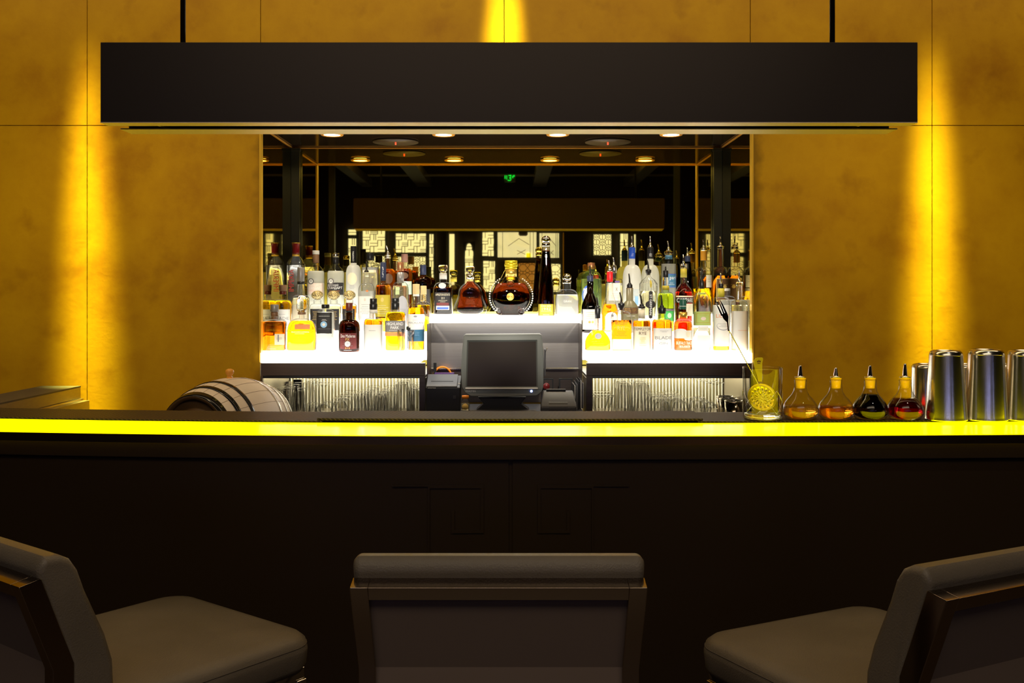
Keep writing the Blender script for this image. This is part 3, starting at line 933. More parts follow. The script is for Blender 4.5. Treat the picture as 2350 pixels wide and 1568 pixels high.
m = MB(); m.add([(x, D - .0012, z) for x, z in inn] + [(x, D - .0002, z) for x, z in inn], [(0, 1, 2, 3), (7, 6, 5, 4)] + [(i, i + 4, (i + 1) % 4 + 4, (i + 1) % 4) for i in range(4)], 'screen', False); m.build('screen', r)
m = MB().box(wx(1068, D), wx(1234, D), D - .008, D - .001, wz(893, D), wz(889.5, D), 'lab_white'); m.build('chrome_strip', r, bevel=.001)  # the chrome's bright highlight is painted as plain white
m = MB(); flat_text(m, 'micros', wx(1080.5, D), D - .0012, wz(900, D), .038, .0095, 'paper'); m.build('lettering', r, fix=False)
x = wx(1219.5, D); M_ = Matrix.Translation((x, D - .001, wz(898, D))) @ Matrix.Rotation(PI / 2, 4, 'X')
MB().lathe([(.0045, -.002), (.0045, .001)], 'led_blue', seg=20, M=M_).build('power_light', r)
m = MB()
m.prism([(wx(1096, D), wz(913, D)), (wx(1208, D), wz(913, D)), (wx(1196, D), wz(928, D)), (wx(1216, D), 1.0515), (wx(1092, D), 1.0515), (wx(1110, D), wz(928, D))], D + .02, D + .10, 'black_plastic', 'y')
m.build('stand', r, bevel=.003)
m = MB(); m.prism([(D - .01, wz(863, D)), (D + .03, wz(863, D)), (D + .03, wz(802, D)), (D - .002, wz(802, D))], wx(1249, D), wx(1252, D), 'charcoal_plastic', 'x')
m.tube([(wx(1252, D), D, wz(845, D)), (wx(1252, D), D, wz(808, D)), (wx(1256, D), D - .002, wz(798, D))], .0014, 'chrome_satin', 6)
m.build('card_reader', r)

# front ledge plate
o = MB().prism([(wx(990, 3.82), 3.83), (wx(1233, 3.82), 3.83), (wx(1229, 3.86), 3.90), (wx(1060, 3.86), 3.90), (wx(1056, 3.86), 3.845), (wx(992, 3.82), 3.845)], 1.051, 1.0585, 'brushed_steel', 'z').build('steel_tray')
tag(rebase(o), 'flat steel tray edge in front of the till', 'tray')

# left printer
r = root('receipt_printer', (wx(1013, 3.95), 3.97, 1.05), 'black boxy receipt printer left of the till', 'printer')
a, b, y0, y1 = wx(977, 3.90), wx(1056, 3.90), 3.90, 4.00
zf, zr_ = wz(890, 3.90), wz(862, 3.99)
m = MB().prism([(y0, 1.0515), (y1, 1.0515), (y1, zr_), (y0 + .002, zf)], a, b, 'black_plastic'); m.build('body', r, bevel=.003)
m = MB().prism([(y0 + .000, zf + .001), (y1 - .01, zr_ + .001), (y1 - .01, zr_ + .0055), (y0 + .002, zf + .006)], a + .002, b - .012, 'charcoal_plastic'); m.build('lid', r, bevel=.002)
sl = (zr_ - zf) / (y1 - y0)
MB().prism([(y0 + .035, zf + .035 * sl + .0065), (y0 + .048, zf + .048 * sl + .0065), (y0 + .048, zf + .048 * sl + .008), (y0 + .035, zf + .035 * sl + .008)], wx(989, 3.93), wx(1040, 3.93), 'black_plastic').build('paper_slot', r)
MB().box(b - .011, b - .001, y0 + .03, y0 + .055, zf + .009, zf + .014, 'paper').build('button_panel', r)
m = MB(); flat_text(m, 'micros', wx(992, 3.92), y0 - .0012, zf - .003, .03, .005, 'paper', None); m.build('lettering', r, fix=False)
MB().box(wx(1040, 3.92), wx(1047, 3.92), y0 - .002, y0 + .002, wz(914, 3.92), wz(907, 3.92), 'charcoal_plastic').build('power_button', r)
# orange tape ring on a purple box behind the printer
o = MB().box(wx(998, 4.12), wx(1042, 4.12), 4.10, 4.14, 1.051, wz(856, 4.12), 'purple').build('purple_box'); tag(rebase(o), 'small purple box behind the black printer', 'box')
x, D2 = wx(1014, 4.15), 4.155
M_ = Matrix.Translation((x, D2 + .02, wz(863, 4.15))) @ Matrix.Rotation(PI / 2, 4, 'X') @ Matrix.Rotation(.2, 4, 'Y')
o = MB().lathe([(.0375, -.014), (.0385, -.013), (.0385, .013), (.0375, .014), (.032, .014), (.032, -.014), (.0375, -.014)], 'orange', M=M_, seg=40, caps=False).build('tape_roll')
tag(o, 'bright orange ring of tape standing behind the black printer', 'tape')
o = MB().box(wx(995, 4.16), wx(1002, 4.16), 4.152, 4.158, 1.051, wz(833, 4.15), 'black_plastic').build('marker_pen'); tag(rebase(o), 'black marker standing behind the orange tape ring', 'pen')
# small jar with an orange lid
D = 3.87; x = wx(1068, D)
r = root('spice_jar', (x, D, 1.0585), 'small square glass jar with an orange lid, in front of the till', 'jar')
hw = .0175
MB().lathe([(hw, hw, .001, 6), (hw, hw, .034, 6), (hw * .7, hw * .7, .040, 3), (hw * .66, hw * .66, .046, 2)], 'glass_clear', c=(x, D, 1.0585)).build('glass_body', r)
MB().lathe([(hw * .85, hw * .85, .003, 6), (hw * .85, hw * .85, .026, 6)], 'liq_palegold', c=(x, D, 1.0585)).build('contents', r)
MB().lathe([(.0135, .0465), (.0135, .058)], 'orange', c=(x, D, 1.0585)).build('lid', r)
M_ = Matrix.Translation((x, D - hw - .0008, 1.0585 + .017)) @ Matrix.Rotation(PI / 2, 4, 'X')
MB().lathe([(.012, 0), (.012, .0006)], 'lab_gold', M=M_, seg=24).build('label', r)
# right printer
D = 3.835
r = root('receipt_printer', (wx(1281, D), D + .06, 1.05), 'sloping grey receipt printer with paper showing, right of the till', 'printer')
a, b = wx(1241, D), wx(1323, D)
m = MB()
prof = [(D, 1.0515), (D + .08, 1.0515), (D + .08, wz(900, D)), (D + .05, wz(902, D)), (D + .012, wz(926, D)), (D, wz(934, D))]
v = []; 
for k, (xa_, xb_) in enumerate(((a, b),)):
    m.prism(prof, a, b, 'charcoal_plastic')
bo = m.build('body', r, bevel=.006)
for v_ in bo.data.vertices:
    if v_.co.z > .05: v_.co.x *= .88
MB().box(wx(1255, D), wx(1300, D), D + .052, D + .072, wz(901, D), wz(897, D), 'black_plastic').build('paper_slot', r)
m = MB(); m.box(wx(1256, D), wx(1299, D), D + .056, D + .057, wz(901, D), wz(904, D) + .013, 'paper'); m.build('paper', r)
MB().prism([(D - .001, 1.0525), (D + .001, wz(934, D)), (D + .012, wz(926, D) + .001), (D + .03, wz(917, D) + .001), (D + .03, wz(917, D) - .004), (D + .004, 1.0525)], wx(1260, D), wx(1303, D), 'black_plastic').build('front_cover', r)
M_ = Matrix.Translation((0, D + .034, wz(914, D))) @ Matrix.Rotation(math.radians(-55), 4, 'X')
m = MB(); flat_text(m, 'micros', wx(1280, D), 0, -.001, .034, .007, 'paper', M_); m.build('lettering', r, fix=False)
# two frames and a red seal behind the right printer
for i, (p0, p1, lb) in enumerate(((1246, 1270, 'small dark framed card against the steel, just right of the till monitor'), (1283, 1314, 'small dark framed card against the steel, behind the right printer'))):
    D2 = 4.14
    r = root('framed_card', (wx((p0 + p1) / 2, D2), D2 + .02, 1.05), lb, 'frame', 'framed cards behind the right printer')
    z1 = wz(869, D2)
    MB().box(wx(p0, D2), wx(p1, D2), D2, D2 + .012, 1.051, z1, 'black_plastic').build('frame', r)
    MB().box(wx(p0 + 3, D2), wx(p1 - 3, D2), D2 - .002, D2 - .0005, 1.06, z1 - .006, 'steel_rail').build('card', r)
M_ = Matrix.Translation((wx(1254, 4.12), 4.12, wz(887, 4.12))) @ Matrix.Rotation(PI / 2, 4, 'X')
o = MB().lathe([(.012, -.003), (.014, 0), (.012, .003)], 'red_plastic', M=M_, seg=20).build('red_seal')
o.data.transform(Matrix.Identity(4)); tag(o, 'round dark red seal in front of the framed card by the till', 'seal')
# dark folders standing at the right
FL = ['leftmost', 'second from left', 'middle', 'second from right', 'rightmost']
for i in range(5):
    D2 = 3.93 + .02 * i
    x = wx(1318 + 5.5 * i, 3.93)
    r = root('menu_folder', (x, D2, 1.05), 'thin black folder on edge beside the right printer, %s of five' % FL[i], 'folder', 'black folders beside the right printer')
    zt_ = wz([884, 880, 874, 872, 878][i], D2)
    MB().box(x - .0012, x + .0012, D2, D2 + .15, 1.051, zt_, 'black_plastic').build('cover', r)
    MB().box(x + .0014, x + .0045, D2 + .004, D2 + .145, 1.052, zt_ - .004, ['paper', 'grey_ink', 'charcoal_plastic', 'paper', 'grey_ink'][i]).build('pages', r)

# ---- oak barrel lying on the work counter
AX = math.radians(20)
Dm = 3.55
xc_, zc_ = wx(527, Dm), .8585 + .176
Rb, Rh, Lh = .175, .130, .205
M_ = Matrix.Translation((xc_, Dm, zc_)) @ Matrix.Rotation(-AX, 4, 'Z') @ Matrix.Rotation(-PI / 2, 4, 'X')
# local +z -> away from viewer; head facing the viewer is at -z
r = root('oak_barrel', (xc_, Dm, .8585), 'small pale oak barrel with black hoops lying on its side behind the bar', 'barrel')


def br(z): return Rh + (Rb - Rh) * (1 - (z / Lh) ** 2)


prof = [(br(z), z) for z in [(-Lh + 2 * Lh * i / 20) for i in range(21)]]

m = MB().lathe(prof, 'barrel_oak', M=M_, seg=64, caps=False)
m.lathe([(Rh - .012, -Lh + .014), (Rh - .010, -Lh), (Rh, -Lh)], 'barrel_head', M=M_, seg=64, caps=False)
m.lathe([(Rh, Lh), (Rh - .010, Lh), (Rh - .012, Lh - .014)], 'barrel_oak', M=M_, seg=64, caps=False)
for k in range(22):
    a = 2 * PI * k / 22
    pth = [((br(z) + .0003) * math.cos(a), (br(z) + .0003) * math.sin(a), z) for z in [(-Lh + .002 + (2 * Lh - .004) * i / 12) for i in range(13)]]
    m.tube([M_ @ Vector(p) for p in pth], .0006, 'stave_line', 4)
m.build('staves', r, fix=False)
MB().lathe([(Rh - .0115, -Lh + .016), (Rh - .0115, -Lh + .030)], 'barrel_head', M=M_, seg=48).build('head', r)
MB().lathe([(Rh - .0115, Lh - .030), (Rh - .0115, Lh - .016)], 'barrel_head', M=M_, seg=48).build('head', r)
for z0, z1, mt_ in ((-Lh + .0, -Lh + .026, 'hoop_black'), (-Lh + .058, -Lh + .076, 'hoop_black'), (-Lh + .115, -Lh + .131, 'hoop_black'), (Lh - .131, Lh - .119, 'hoop_steel'), (Lh - .076, Lh - .064, 'hoop_steel'), (Lh - .026, Lh - .002, 'hoop_steel')):
    MB().lathe([(br(z0) + .0005, z0), (br(z0) + .0022, z0), (br((z0 + z1) / 2) + .0024, (z0 + z1) / 2), (br(z1) + .0022, z1), (br(z1) + .0005, z1)], mt_, M=M_, seg=64, caps=False).build('hoop', r)
zt_ = zc_ + Rb - .004
MB().lathe([(.010, 0), (.0105, .008), (.0075, .010), (.0095, .014), (.0135, .020), (.0145, .027), (.0125, .033), (.006, .0365)], 'bung_wood', c=(xc_, Dm, zt_), seg=20).build('bung', r)
# ------------------------------------------------------------------ bottles
ROW = {'1': (4.065, T1), '2': (4.26, T2), '3': (4.455, T3), 'c': (4.12, T3)}


def surf(prof, z):
    """interpolate (rx, ry, n) of a profile at height z"""
    for a, b in zip(prof[:-1], prof[1:]):
        if a[2] <= z <= b[2] and b[2] > a[2]:
            t = (z - a[2]) / (b[2] - a[2])
            return [a[i] + (b[i] - a[i]) * t for i in (0, 1, 3)]
    p = prof[-1] if z > prof[-1][2] else prof[0]
    return [p[0], p[1], p[3]]


def fronty(prof, x, z, eps):
    rx, ry, n = surf(prof, z)
    q = min(.985, abs(x) / max(rx, 1e-5))
    return -ry * (1 - q ** n) ** (1 / n) - eps


def B(label, cx, row, hw, ysh1, ysh0, ynt, nhw, caps, glass='glass_clear', liquid=None, fill=None, n=2., rd=1., p=2., items=(), prof=None, cat='bottle', D=None, base=None, name='liquor_bottle', foot=.94, rz=0, items2=()):
    """cx: centre px; hw: half width px; ysh1/ysh0: shoulder foot/top px; ynt: top of the neck px; nhw: neck half width px.
    caps: list of (kind, y0, y1, hw, material); items: printed things on the front, in px about the centre line."""
    D0, zb = ROW[row]
    D = D or D0
    zb = base or zb
    s = D / F
    x0 = wx(cx, D)
    Z = lambda py: wz(py, D) - zb
    if prof is None:
        h1, h0, ht = Z(ysh1), Z(ysh0), Z(ynt)
        R, rn = hw * s, nhw * s
        pr = [(R * foot * .96, R * foot * .96 * rd, .0006, n), (R * foot, R * foot * rd, .0022, n), (R, R * rd, .006, n), (R, R * rd, h1, n)]
        K = 9
        for k in range(1, K + 1):
            t = k / K
            f = (1 - t ** p)
            # concave fillet where the shoulder runs into the neck
            r_ = rn + (R - rn) * f
            z_ = h1 + (h0 - h1) * (math.sin(t * PI / 2) if p >= 1.8 else t)
            nn = n + (2 - n) * min(1, t * 1.15)
            pr.append((r_, r_ * (rd + (1 - rd) * t ** 2), z_, nn))
        pr.append((rn, rn, max(ht, h0 + .0005), 2.))
    else:
        pr = [(a * s, a * s * c * 1., Z(b), nn) for a, b, c, nn in prof]
        pr[0] = (pr[0][0], pr[0][1], .0006, pr[0][3])
    r = root(name, (x0, D, zb), label, cat)
    c = (x0, D, zb)
    MB().lathe(pr, glass, c=c, seg=40).build('glass_body', r)
    if liquid:
        zf_ = Z(fill) if fill else pr[-1][2]
        lp = []
        t_ = .0022
        for i, (rx, ry, z, nn) in enumerate(pr):
            if z >= zf_: break
            if z < .0065: continue
            lp.append((max(.002, rx - t_), max(.002, ry - t_), z, nn))
        lo = surf(pr, .0075)
        lp = [q for q in lp if q[2] > .009]
        lp = [(max(.002, (lo[0] - t_) * .93), max(.002, (lo[1] - t_) * .93), .0062, lo[2]), (max(.002, lo[0] - t_), max(.002, lo[1] - t_), .009, lo[2])] + lp
        hi = surf(pr, zf_)
        lp.append((max(.002, hi[0] - t_), max(.002, hi[1] - t_), zf_, hi[2]))
        MB().lathe(lp, liquid, c=c, seg=40).build('liquid', r)
    zt = pr[-1][2]
    for cp in caps:
        k, y0, y1, h, mt_ = cp[:5]
        z1, z0 = Z(y0), Z(y1)
        R = h * s
        if k == 'cyl':
            MB().lathe([(R * .98, z0), (R, z0 + .001), (R, z1 - .0018), (R * .93, z1 - .0004), (R * .5, z1)], mt_, c=c, seg=24).build('cap', r)
        elif k == 'flare':      # capsule with a domed flaring head
            MB().lathe([(R * .86, z0), (R * .84, z0 + (z1 - z0) * .2), (R * .88, z0 + (z1 - z0) * .75), (R, z1 - .004), (R * 1.02, z1 - .003), (R * .6, z1 - .0006), (R * .2, z1)], mt_, c=c, seg=24).build('cap', r)
        elif k == 'ring':
            MB().lathe([(R * .95, z0), (R, z0 + (z1 - z0) * .3), (R, z1 - (z1 - z0) * .3), (R * .95, z1)], mt_, c=c, seg=24).build('neck_ring', r)
        elif k == 'sleeve':
            MB().lathe([(R, z0), (R, z1)], mt_, c=c, seg=24).build('neck_sleeve', r)
        elif k == 'ball':
            zc, hh = (z0 + z1) / 2, (z1 - z0) / 2
            MB().lathe([(max(.0008, R * math.sin(a)), zc - hh * math.cos(a)) for a in [PI * (i + .4) / 12.8 for i in range(13)]], mt_, c=c, seg=24).build('stopper', r)
        elif k == 'stop':
            MB().lathe([(R * .55, z0), (R * .6, z0 + (z1 - z0) * .25), (R, z0 + (z1 - z0) * .45), (R * 1.02, z1 - .002), (R * .9, z1)], mt_, c=c, seg=24).build('stopper', r)
        elif k == 'dome':
            MB().lathe([(R * .8, z0), (R, z0 + (z1 - z0) * .2), (R, z0 + (z1 - z0) * .7), (R * .75, z0 + (z1 - z0) * .93), (R * .3, z1)], mt_, c=c, seg=24).build('stopper', r)
        elif k == 'pour':       # collar + slanted metal spout; cp[5] = px lean of the tip
            lean = (cp[5] if len(cp) > 5 else -2) * s
            m_ = MB()
            zc = z0 + (z1 - z0) * .22
            m_.lathe([(R * .9, z0), (R * 1.05, z0 + .0015), (R * .9, z0 + .003), (R * .98, z0 + .0045), (R * .5, zc), (R * .3, zc + .001)], mt_, c=c, seg=20)
            m_.tube([(c[0], c[1], c[2] + zc - .003), (c[0] + lean * .1, c[1], c[2] + zc + (z1 - zc) * .35), (c[0] + lean * .5, c[1], c[2] + zc + (z1 - zc) * .7), (c[0] + lean, c[1], c[2] + z1)], [.0042, .0034, .0030, .0026], mt_ if mt_ != 'cap_black' else 'rod_black', 8)
            m_.build('pour_spout', r)
    for items, nm_ in ((items, None), (items2, 'neck_emblem')):
        if not items: continue
        m_ = MB(); has = False
        for q, it in enumerate(items):
            eps = .0004 + .00022 * q
            k = it[0]
            if k == 'R':
                has = True
                _, xa, xb, ya, yb, mt_ = it
                nx = 12; nz = 6; v = []; f = []
                for j in range(nz + 1):
                    z = Z(yb) + (Z(ya) - Z(yb)) * j / nz
                    for i in range(nx + 1):
                        x = (xa + (xb - xa) * i / nx) * s
                        v.append((x0 + x, D + fronty(pr, x, z, eps), zb + z))
                for j in range(nz):
                    for i in range(nx):
                        a = j * (nx + 1) + i
                        f.append((a, a + 1, a + nx + 2, a + nx + 1))
                m_.add(v, f, mt_, True)
            elif k == 'E':
                has = True
                _, ex, ey, rx, ry, mt_ = it
                v = []; f = []
                for j in range(4):
                    for i in range(24):
                        a = 2 * PI * i / 24; rr = (j + 1) / 4
                        x = (ex + rx * rr * math.cos(a)) * s; z = Z(ey) + ry * s * rr * math.sin(a)
                        v.append((x0 + x, D + fronty(pr, x, z, eps), zb + z))
                for j in range(3):
                    for i in range(24):
                        f.append((j * 24 + i, j * 24 + (i + 1) % 24, (j + 1) * 24 + (i + 1) % 24, (j + 1) * 24 + i))
                x = ex * s; z = Z(ey)
                v.append((x0 + x, D + fronty(pr, x, z, eps), zb + z)); f += [(96, (i + 1) % 24, i) for i in range(24)]
                m_.add(v, f, mt_, True)
            elif k in ('T', 'V', 'W'):
                _, t, tx, ya, yb, w, mt_ = it
                vs, fs = TXT[t]
                v = []
                for a, b in vs:
                    if k == 'T': x, z = (tx + a * w) * s, Z(yb) + (Z(ya) - Z(yb)) * b
                    elif k == 'V': x, z = (tx + (b - .5) * -w) * s, Z(yb) + (Z(ya) - Z(yb)) * (a + .5)     # reads upward
                    else: x, z = (tx + (b - .5) * w) * s, Z(yb) + (Z(ya) - Z(yb)) * (.5 - a)               # reads downward
                    v.append((x0 + x, D + fronty(pr, x, z, eps + .0003), zb + z))
                m_.add(v, fs, mt_, False)
            elif k == 'VL':     # a column of tiny unreadable characters
                _, vx, ya, yb, w, mt_ = it
                n_ = max(3, int(abs(yb - ya) / 4))
                for j in range(n_):
                    z1v, z0v = Z(ya + (yb - ya) * (j + .15) / n_), Z(ya + (yb - ya) * (j + .75) / n_)
                    for (ux0, ux1, uz0, uz1) in (((-.5, .5, 0, .3), (-.5, -.1, 0, 1)), ((-.5, .5, .7, 1), (.1, .5, 0, 1)), ((-.5, .5, .35, .65),))[j % 3]:
                        q4 = [(ux0, uz0), (ux1, uz0), (ux1, uz1), (ux0, uz1)]
                        v = []
                        for ux, uz in q4:
                            xx = (vx + ux * w) * s; zz = z0v + (z1v - z0v) * uz
                            v.append((x0 + xx, D + fronty(pr, xx, zz, eps + .0002), zb + zz))
                        m_.add(v, [(0, 1, 2, 3)], mt_, False)
            elif k == 'L':      # rows of tiny unreadable print
                _, xa, xb, ya, yb, cnt, mt_ = it
                rnd = random.Random(int(cx * 7 + q))
                for j in range(cnt):
                    y = ya + (yb - ya) * (j + .5) / cnt
                    w = (xb - xa) * rnd.uniform(.55, 1.) / 2; mid = (xa + xb) / 2
                    px_ = mid - w
                    while px_ < mid + w:
                        ln = rnd.uniform(.8, 2.2)
                        xx0, xx1 = px_ * s, min(mid + w, px_ + ln) * s; z = Z(y); dz = min(.0007, .3 * abs(Z(ya) - Z(yb)) / cnt)
                        v = [(x0 + a, D + fronty(pr, a, b, eps + .0002), zb + b) for a, b in ((xx0, z - dz), (xx1, z - dz), (xx1, z + dz), (xx0, z + dz))]
                        m_.add(v, [(0, 1, 2, 3)], mt_, False)
                        px_ += ln + rnd.uniform(.4, .8)
        m_.build(nm_ or ('label' if has else 'printed_lettering'), r, fix=False)
    if rz: r.rotation_euler = (0, 0, rz)
    return r


W, K_, GY, GD = 'white_ink', 'dark_ink', 'grey_ink', 'lab_gold'
# ---- left side, front row
B('square-shouldered orange whiskey bottle with a grey cap, front row far left', 630, '1', 27.5, 748, 733, 724, 9, [('cyl', 699, 716, 9.5, 'cap_grey'), ('cyl', 716, 726, 8, 'cap_brown')], liquid='liq_orange', fill=738, n=5, rd=.62, p=3,
  items=[('R', 4, 26, 766, 791, 'lab_cream'), ('R', 11, 14, 768, 784, 'grey_ink'), ('L', 6, 24, 774, 780, 2, GY), ('L', -14, 12, 798, 802, 1, W)])
B('wide golden flask with a tall clear stopper on a wooden collar, front row left', 692.5, '1', 34, 772, 731, 721, 6, [('cyl', 716, 722, 9, 'cap_brown'), ('dome', 677, 716, 12, 'glass_solid')], liquid='liq_amber', fill=736, n=3.2, rd=.55, p=2.6,
  items=[('R', -12, 22, 744, 755, 'lab_orange'), ('T', 'SELECCIÓN SUPREMA', 0, 759.5, 763, 41, W), ('L', -14, 12, 764, 767, 1, W)], foot=.8)
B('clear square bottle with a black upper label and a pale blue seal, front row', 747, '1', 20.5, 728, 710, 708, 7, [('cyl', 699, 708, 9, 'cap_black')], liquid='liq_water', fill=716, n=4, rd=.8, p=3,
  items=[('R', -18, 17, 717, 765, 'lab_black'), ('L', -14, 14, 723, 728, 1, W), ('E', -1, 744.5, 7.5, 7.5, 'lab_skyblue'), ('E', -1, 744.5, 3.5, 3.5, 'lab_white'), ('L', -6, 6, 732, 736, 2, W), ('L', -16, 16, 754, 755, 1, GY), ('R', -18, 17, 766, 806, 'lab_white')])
B('dark brown round-shouldered bottle with white script and a white dial, front row', 801.5, '1', 24.5, 756, 733, 711, 7.5, [('cyl', 695, 713, 8, 'cap_maroon'), ('ring', 713, 717, 8.4, 'cap_black')], glass='glass_brown', liquid='liq_dark', fill=738, p=2.2,
  items=[('R', -19, 19, 764, 806, 'lab_maroon'), ('T', 'Dos Maderas', 0, 767, 774, 33, W), ('T', 'PX', 0, 775, 781, 9, 'lab_gold'), ('E', 0, 788.5, 6.5, 6.5, 'lab_white'), ('E', 0, 788.5, 1, 1, 'grey_ink'), ('L', -12, 12, 782, 795, 3, GY), ('T', '5+5', 0, 796, 800, 11, 'lab_gold'), ('L', -14, 14, 802, 804, 1, W)])
B('amber bottle with a blank white label and black cap, front row left side', 857, '1', 22, 742, 730, 712, 9, [('cyl', 685, 697, 8.2, 'cap_black'), ('cyl', 697, 711, 9, 'cap_black'), ('ring', 711, 719, 9.4, 'cap_white')], liquid='liq_amber', fill=733, p=2.4,
  items=[('R', -21, 21, 745, 803, 'lab_white'), ('L', -12, 12, 757, 760, 1, GY)])
B('flat yellow whisky bottle with a dark grey label reading HIGHLAND PARK, front row', 907.5, '1', 23.5, 728, 715, 711, 9, [('cyl', 684, 695, 8.6, 'cap_black'), ('cyl', 695, 711, 9, 'cap_black')], liquid='liq_yellow', fill=716, n=3.4, rd=.6, p=3,
  items=[('R', -23, 23, 736, 762, 'lab_grey'), ('T', 'HIGHLAND', 0, 739.5, 746.5, 38, W), ('T', 'PARK', 0, 748.5, 755, 19, W), ('L', -18, 18, 757, 759, 1, W), ('R', -23, 23, 762.5, 771, 'lab_orange')])
B('amber bottle with a white and blue label reading MACALLAN, front row by the till', 955, '1', 20, 722, 695, 676, 7, [('cyl', 652, 675, 8, 'cork_pale'), ('ring', 675, 680, 7.4, 'cap_white')], liquid='liq_amber', fill=706, p=1.8, D=4.095,
  items=[('R', -18, 19, 721, 783, 'lab_white'), ('R', -18, 19, 756, 783, 'lab_blue'), ('E', 0, 726, 4, 2, GY), ('T', 'MACALLAN', 0, 738, 743, 33, GY), ('L', -8, 8, 733, 736, 1, GY), ('L', -10, 12, 762, 770, 3, 'lab_skyblue')])
# ---- left side, second row
B('yellow bottle with a white label reading BLADE and a dark cap, second row far left', 649, '2', 21.5, 706, 687, 680, 8, [('cyl', 654, 668, 8.5, 'cap_brown'), ('cyl', 668, 676, 7.5, 'cap_maroon')], liquid='liq_yellow', fill=690, p=2.6,
  items=[('R', -18, 19, 710, 757, 'lab_white'), ('T', 'BLADE', 1, 727.5, 733.5, 32, GY), ('L', -8, 10, 719, 723, 1, GY), ('T', 'GIN', 1, 740, 745, 16, GY)])
B('pale yellow bottle with grey plug and black neck ring, behind the golden flask', 690.5, '2', 20, 694, 677, 650, 8.5, [('cyl', 614, 646, 8, 'cap_grey'), ('ring', 646, 653, 8.6, 'cap_black')], liquid='liq_palegold', fill=684, p=2.6,
  items=[('R', -19, 17, 700, 748, 'lab_cream'), ('L', -13, 13, 706, 724, 4, 'lab_pink')])
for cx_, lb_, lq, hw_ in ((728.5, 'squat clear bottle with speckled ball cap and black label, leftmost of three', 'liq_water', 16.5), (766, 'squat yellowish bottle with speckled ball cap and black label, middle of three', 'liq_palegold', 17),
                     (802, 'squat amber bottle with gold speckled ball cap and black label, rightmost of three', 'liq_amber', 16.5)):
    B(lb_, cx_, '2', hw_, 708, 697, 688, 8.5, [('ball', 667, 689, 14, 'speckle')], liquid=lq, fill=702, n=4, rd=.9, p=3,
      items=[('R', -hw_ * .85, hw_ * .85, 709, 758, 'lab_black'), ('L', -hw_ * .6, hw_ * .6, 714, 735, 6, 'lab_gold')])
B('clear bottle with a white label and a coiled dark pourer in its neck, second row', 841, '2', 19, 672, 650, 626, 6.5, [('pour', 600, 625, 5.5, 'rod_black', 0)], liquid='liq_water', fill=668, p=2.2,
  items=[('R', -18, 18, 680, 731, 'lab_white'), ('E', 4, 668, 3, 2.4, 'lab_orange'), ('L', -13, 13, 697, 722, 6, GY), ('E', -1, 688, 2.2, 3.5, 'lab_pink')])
B('yellow bottle with an olive square label and dark blue neck capsule, second row', 879.5, '2', 19, 670, 649, 640, 7, [('cyl', 602, 645, 6.8, 'cap_navy')], liquid='liq_amber', fill=655, p=2.2,
  items=[('R', -17, 17, 677, 727, 'lab_olive'), ('E', 0, 688, 3.4, 5, 'lab_gold'), ('L', -14, 14, 699, 722, 5, 'lab_cream'), ('VL', 0, 612, 638, 3, W)])
B('pale bottle with a grey wave label, grey sleeve and copper cap, second row', 919, '2', 19, 672, 647, 626, 7.6, [('cyl', 602, 622, 8, 'cap_copper'), ('sleeve', 625, 650, 7.9, 'cap_grey')], liquid='liq_palegold', fill=656, p=2.2,
  items=[('E', 6, 705, 12, 26, 'lab_silver'), ('R', -2, 18, 705, 745, 'lab_silver'), ('L', 0, 14, 708, 713, 2, GY), ('L', -10, 8, 664, 669, 1, GY)])
B('second amber bottle half hidden behind the white and blue labelled one, second row', 972, '2', 15.5, 705, 692, 676, 6.5, [('cyl', 656, 676, 7, 'cork_pale')], liquid='liq_yellow', fill=700, p=2)
# ---- left side, back row
B('tall clear bottle with red vertical lettering IMPERIA and dark red cap, far left', 679, '3', 19.5, 607, 588, 586, 8.5, [('flare', 558, 584, 9.8, 'cap_red'), ('ring', 584, 588, 8.8, 'cap_gold'), ('ring', 557, 560.5, 9.6, 'cap_gold')], liquid='liq_clear', fill=609, n=4.5, rd=1, p=1.5,
  items=[('V', 'IMPERIA', -6.5, 619, 669, 12, 'lab_red')])
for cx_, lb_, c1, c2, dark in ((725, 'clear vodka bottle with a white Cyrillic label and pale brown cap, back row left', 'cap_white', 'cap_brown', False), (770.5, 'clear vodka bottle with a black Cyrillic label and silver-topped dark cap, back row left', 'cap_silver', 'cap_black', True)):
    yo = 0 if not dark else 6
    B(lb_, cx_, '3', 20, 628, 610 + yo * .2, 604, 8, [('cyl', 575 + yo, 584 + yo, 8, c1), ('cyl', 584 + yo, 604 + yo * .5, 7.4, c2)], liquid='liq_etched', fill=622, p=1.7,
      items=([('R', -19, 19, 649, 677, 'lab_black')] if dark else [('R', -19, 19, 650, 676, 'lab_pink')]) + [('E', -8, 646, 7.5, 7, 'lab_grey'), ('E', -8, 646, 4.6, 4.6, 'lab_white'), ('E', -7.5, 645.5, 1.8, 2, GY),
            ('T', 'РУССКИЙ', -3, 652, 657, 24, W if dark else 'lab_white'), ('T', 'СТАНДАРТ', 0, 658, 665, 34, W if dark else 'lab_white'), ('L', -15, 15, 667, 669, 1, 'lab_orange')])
B('frosted white vodka bottle with a tall black capsule, back row', 811.5, '3', 17.5, 630, 608, 603, 6.8, [('cyl', 565, 604, 6.9, 'cap_black')], glass='frost_white', p=1.9,
  items=[('V', 'CHOPIN', 0, 578, 600, 3.6, W), ('E', -1, 640, 11, 14, 'lab_cream'), ('L', -8, 6, 655, 664, 3, GY)])
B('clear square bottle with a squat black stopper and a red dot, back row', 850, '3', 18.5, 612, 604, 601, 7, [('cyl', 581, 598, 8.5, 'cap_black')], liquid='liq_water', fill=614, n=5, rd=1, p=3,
  items=[('E', 0, 597, 2, 2.2, 'cap_scarlet'), ('R', -15, 15, 620, 626, 'lab_cream'), ('L', -13, 13, 628, 634, 2, GY)])
